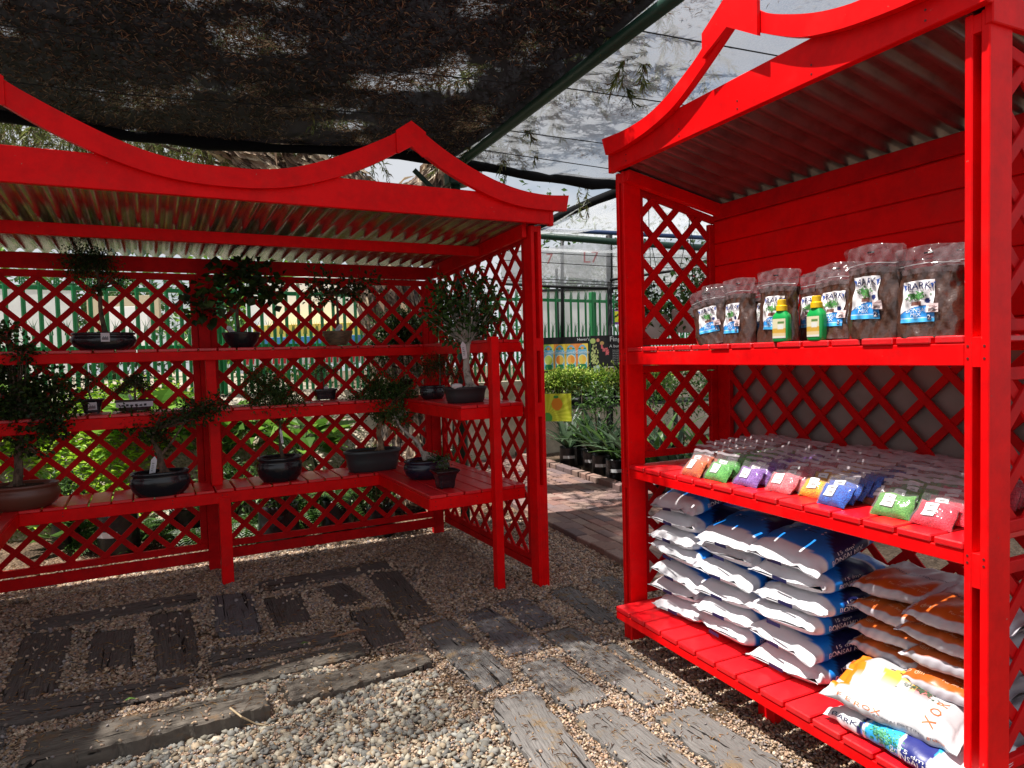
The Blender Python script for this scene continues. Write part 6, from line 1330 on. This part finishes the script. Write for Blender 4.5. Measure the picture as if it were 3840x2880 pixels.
# hanging baskets seen through the upper cabinet trellis
bw = mat('white_basket', (.62, .62, .60), .5, .4)
for k, (px, py, d, lab) in enumerate(((2440, 1200, 4.9, 'white hanging basket with dark glossy leaves, left one'), (2590, 1175, 4.7, 'white hanging basket with pink and red flowers, right one'))):
    c = atd(px, py, d); t = thing('hanging_basket', lab, 'plant', c, 0, 'hanging baskets behind the cabinet'); b = MB(); b.lathe([(.09, -.13), (.12, -.05), (.145, .02), (.15, .03), (.14, .03)], n=26); b.build('basket', bw, t, True)
    fo = MB(); q = np.random.default_rng(310+k); crown_leaves(fo, q, (0, 0, .08), (.22, .22, .12), 420, .06, .028, 'dark' if k == 0 else 'mid', 9); 
    if k: crown_leaves(fo, q, (.05, 0, .2), (.12, .12, .10), 160, .05, .02, 'mid', 9)
    fo.build('foliage', leafmat, t)
    if k: b = MB(); P_ = q.normal(0, .06, (40, 3))+np.array([.06, 0, .20]); b.leaves(P_, q.normal(0, 1, (40, 3)), q.normal(0, 1, (40, 3)), .035, .014, np.tile(np.array([.55, .05, .10]), (40, 1))); b.build('flowers', leafmat, t)
    b = MB(); 
    for a in (0, 2.1, 4.2): b.tube([(math.cos(a)*.14, math.sin(a)*.14, .03), (0, 0, .62)], .0025, 5)
    b.tube([(0, 0, .62), (0, 0, 3.2-c[2])], .003, 5); b.build('hanger', wire, t)
LEAFSET['citrus'] = [(.42, .55, .08), (.55, .64, .16), (.26, .42, .05), (.14, .28, .03)]
# ground plants behind the shelter
def bankz(x, y): return float(np.interp(y, [6.9, 7.15, 7.4, 7.7, 8.0, 8.25, 8.6], [0, .16, .40, .72, .98, 1.12, 1.15])) if x < 1.65 else 0.
spec = [('broad', .75, (-1.9, 7.9), 'bright', 'large leaved bright green plant behind the far left trellis'), ('broad', .8, (-.35, 7.6), 'bright', 'sunny large leaved plant behind the left trellis beside the fence'), ('broad', .75, (.25, 7.5), 'bright', 'sunny large leaved plant with yellow tints behind the middle post'),
 ('broad', .7, (1.0, 7.4), 'bright', 'bright leafy plant behind the middle trellis'), ('fern', .55, (-.55, 6.5), 'mid', 'fern behind the lower left trellis'), ('fern', .5, (-.05, 6.35), 'mid', 'fern behind the lower trellis near the gnarled bonsai'), ('broad', .45, (-.95, 6.55), 'mid', 'dark broad leaved plant low behind the left trellis'),
 ('bush', .55, (.62, 6.5), 'mid', 'dark leafy shrub low behind the middle post'), ('fern', .6, (.95, 6.5), 'mid', 'fern behind the trellis between the round bowl and grey oval pot'), ('strap', .6, (1.15, 6.9), 'grey', 'dark strap leaved clump behind the right trellis panel'), ('bush', .6, (1.45, 6.4), 'mid', 'low dark shrub at the foot of the shaggy tree'), ('bush', .6, (.25, 6.9), 'mid', 'low shrub behind the middle shelter post'), ('fern', .55, (.45, 6.2), 'mid', 'fern right behind the middle shelter post')]
for k, (kd, s_, (x, y), pal, lab) in enumerate(spec): garden_plant('garden_plant' if kd != 'fern' else 'fern', lab, 'plant', (x, y, bankz(x, y)+.01), kd, s_, 330+k, None, None, False, pal, 1.6 if kd != 'strap' else 1.8)
for k, (px, py, r_, h, lab) in enumerate(((450, 2075, .15, .34, 'large black plant bag with a fern, low behind the left trellis'), (1050, 2045, .16, .34, 'large black plant bag low behind the right trellis panel'), (1265, 2000, .13, .30, 'black plant bag low behind the trellis near the corner'), (250, 2060, .10, .26, 'grey black plant bag behind the far left trellis'), (700, 2015, .13, .26, 'black plant bag behind the trellis beside the middle post'), (1430, 2010, .12, .26, 'black plant bag at the foot of the shaggy tree'))):
    c = atz(px, py, .0); garden_plant('potted_plant', lab, 'plant', (c[0], c[1], .005), 'fern' if k % 2 == 0 else 'bush', .40, 360+k, 'black plant bags behind the trellis', (r_, h), k == 0, 'mid', .8)
# tall potted shrubs at the shelter's right side, seen through its trellis
for k, (x, y, s_, lab) in enumerate(((2.75, 7.6, 2.0, 'tall dark shrub seen through the upper part of the right trellis'), (2.95, 8.4, 1.7, 'leafy shrub between the tree trunk and the path'))): garden_plant('tall_shrub', lab, 'shrub', (x, y, 0), 'tree', s_, 380+k, None, (.15, .28), False, 'dark', 1.6)
for k in range(7): garden_plant('strap_leaf_plant', 'strap leaved plants in black bags on the path side of the right trellis', 'plant', (2.35+.05*(k % 2), 6.6+k*.35, .01), 'strap', .45, 390+k, 'strap leaved plants beyond the right trellis', (.11, .2), True, 'mid')
# bright ground cover
q = np.random.default_rng(90); n = 9000; P = np.stack([q.uniform(-2.6, .35, n), q.uniform(6.95, 8.15, n), q.uniform(.02, .22, n)], 1); P = P[(P[:, 0] < -.25+.35*np.sin(P[:, 1]*5)) & (P[:, 0] > -1.9)]; n = len(P); P[:, 2] += np.interp(P[:, 1], [6.9, 7.15, 7.4, 7.7, 8.0, 8.25], [0, .16, .40, .72, .98, 1.12]); P[:, 2] += .10*np.sin(P[:, 0]*3)*np.cos(P[:, 1]*2)
a = q.uniform(0, 6.28, n); b = MB((-1, 7.5, 0)); b.leaves(P, np.stack([np.cos(a), np.sin(a), q.uniform(-.1, .8, n)], 1), np.tile([0, 0, 1.], (n, 1))+q.normal(0, .3, (n, 3)), q.uniform(.05, .12, n), q.uniform(.025, .05, n), np.array([(.26, .46, .02), (.38, .58, .04), (.48, .66, .07), (.15, .32, .02)])[q.integers(0, 4, n)]); o = b.build('ground_cover', leafmat); o.location = (-1, 7.5, 0); tag(o, kind='stuff')
# trees and hedge far beyond
def far_tree(lab, c, h, r_, seed, pal, n=2600):
    q = np.random.default_rng(seed); t = thing('background_tree', lab, 'tree', c, 0, 'trees beyond the fence'); b = MB(); b.tube([(0, 0, 0), (.1, 0, h*.4), (0, .1, h*.75)], [r_*.10, r_*.07, r_*.03], 8); b.build('trunk', barkmat, t, True)
    fo = MB(); crown_leaves(fo, q, (0, 0, h*.62), (r_, r_, h*.42), n, .26, .13, pal, 16); fo.build('crown', leafmat, t)
for k, (x, y, h, r_, pal, lab) in enumerate(((-6.5, 22, 5.5, 2.6, 'bright', 'sunlit tree beyond the fence at far left'), (-2.4, 24, 5.0, 2.4, 'mid', 'tree beyond the fence left of the first bonsai'), (1.6, 20, 4.2, 1.9, 'bright', 'sunny green tree beyond the fence right of the first bonsai'), (4.2, 26, 6.0, 2.8, 'mid', 'darker tree beyond the fence behind the middle trellis'), (14, 24, 6.5, 3.0, 'mid', 'tree beyond the net house'), (19, 22, 7, 3.2, 'mid', 'tree far right beyond the cabinet'))): far_tree(lab, (x, y, 0), h, r_, 400+k, pal)
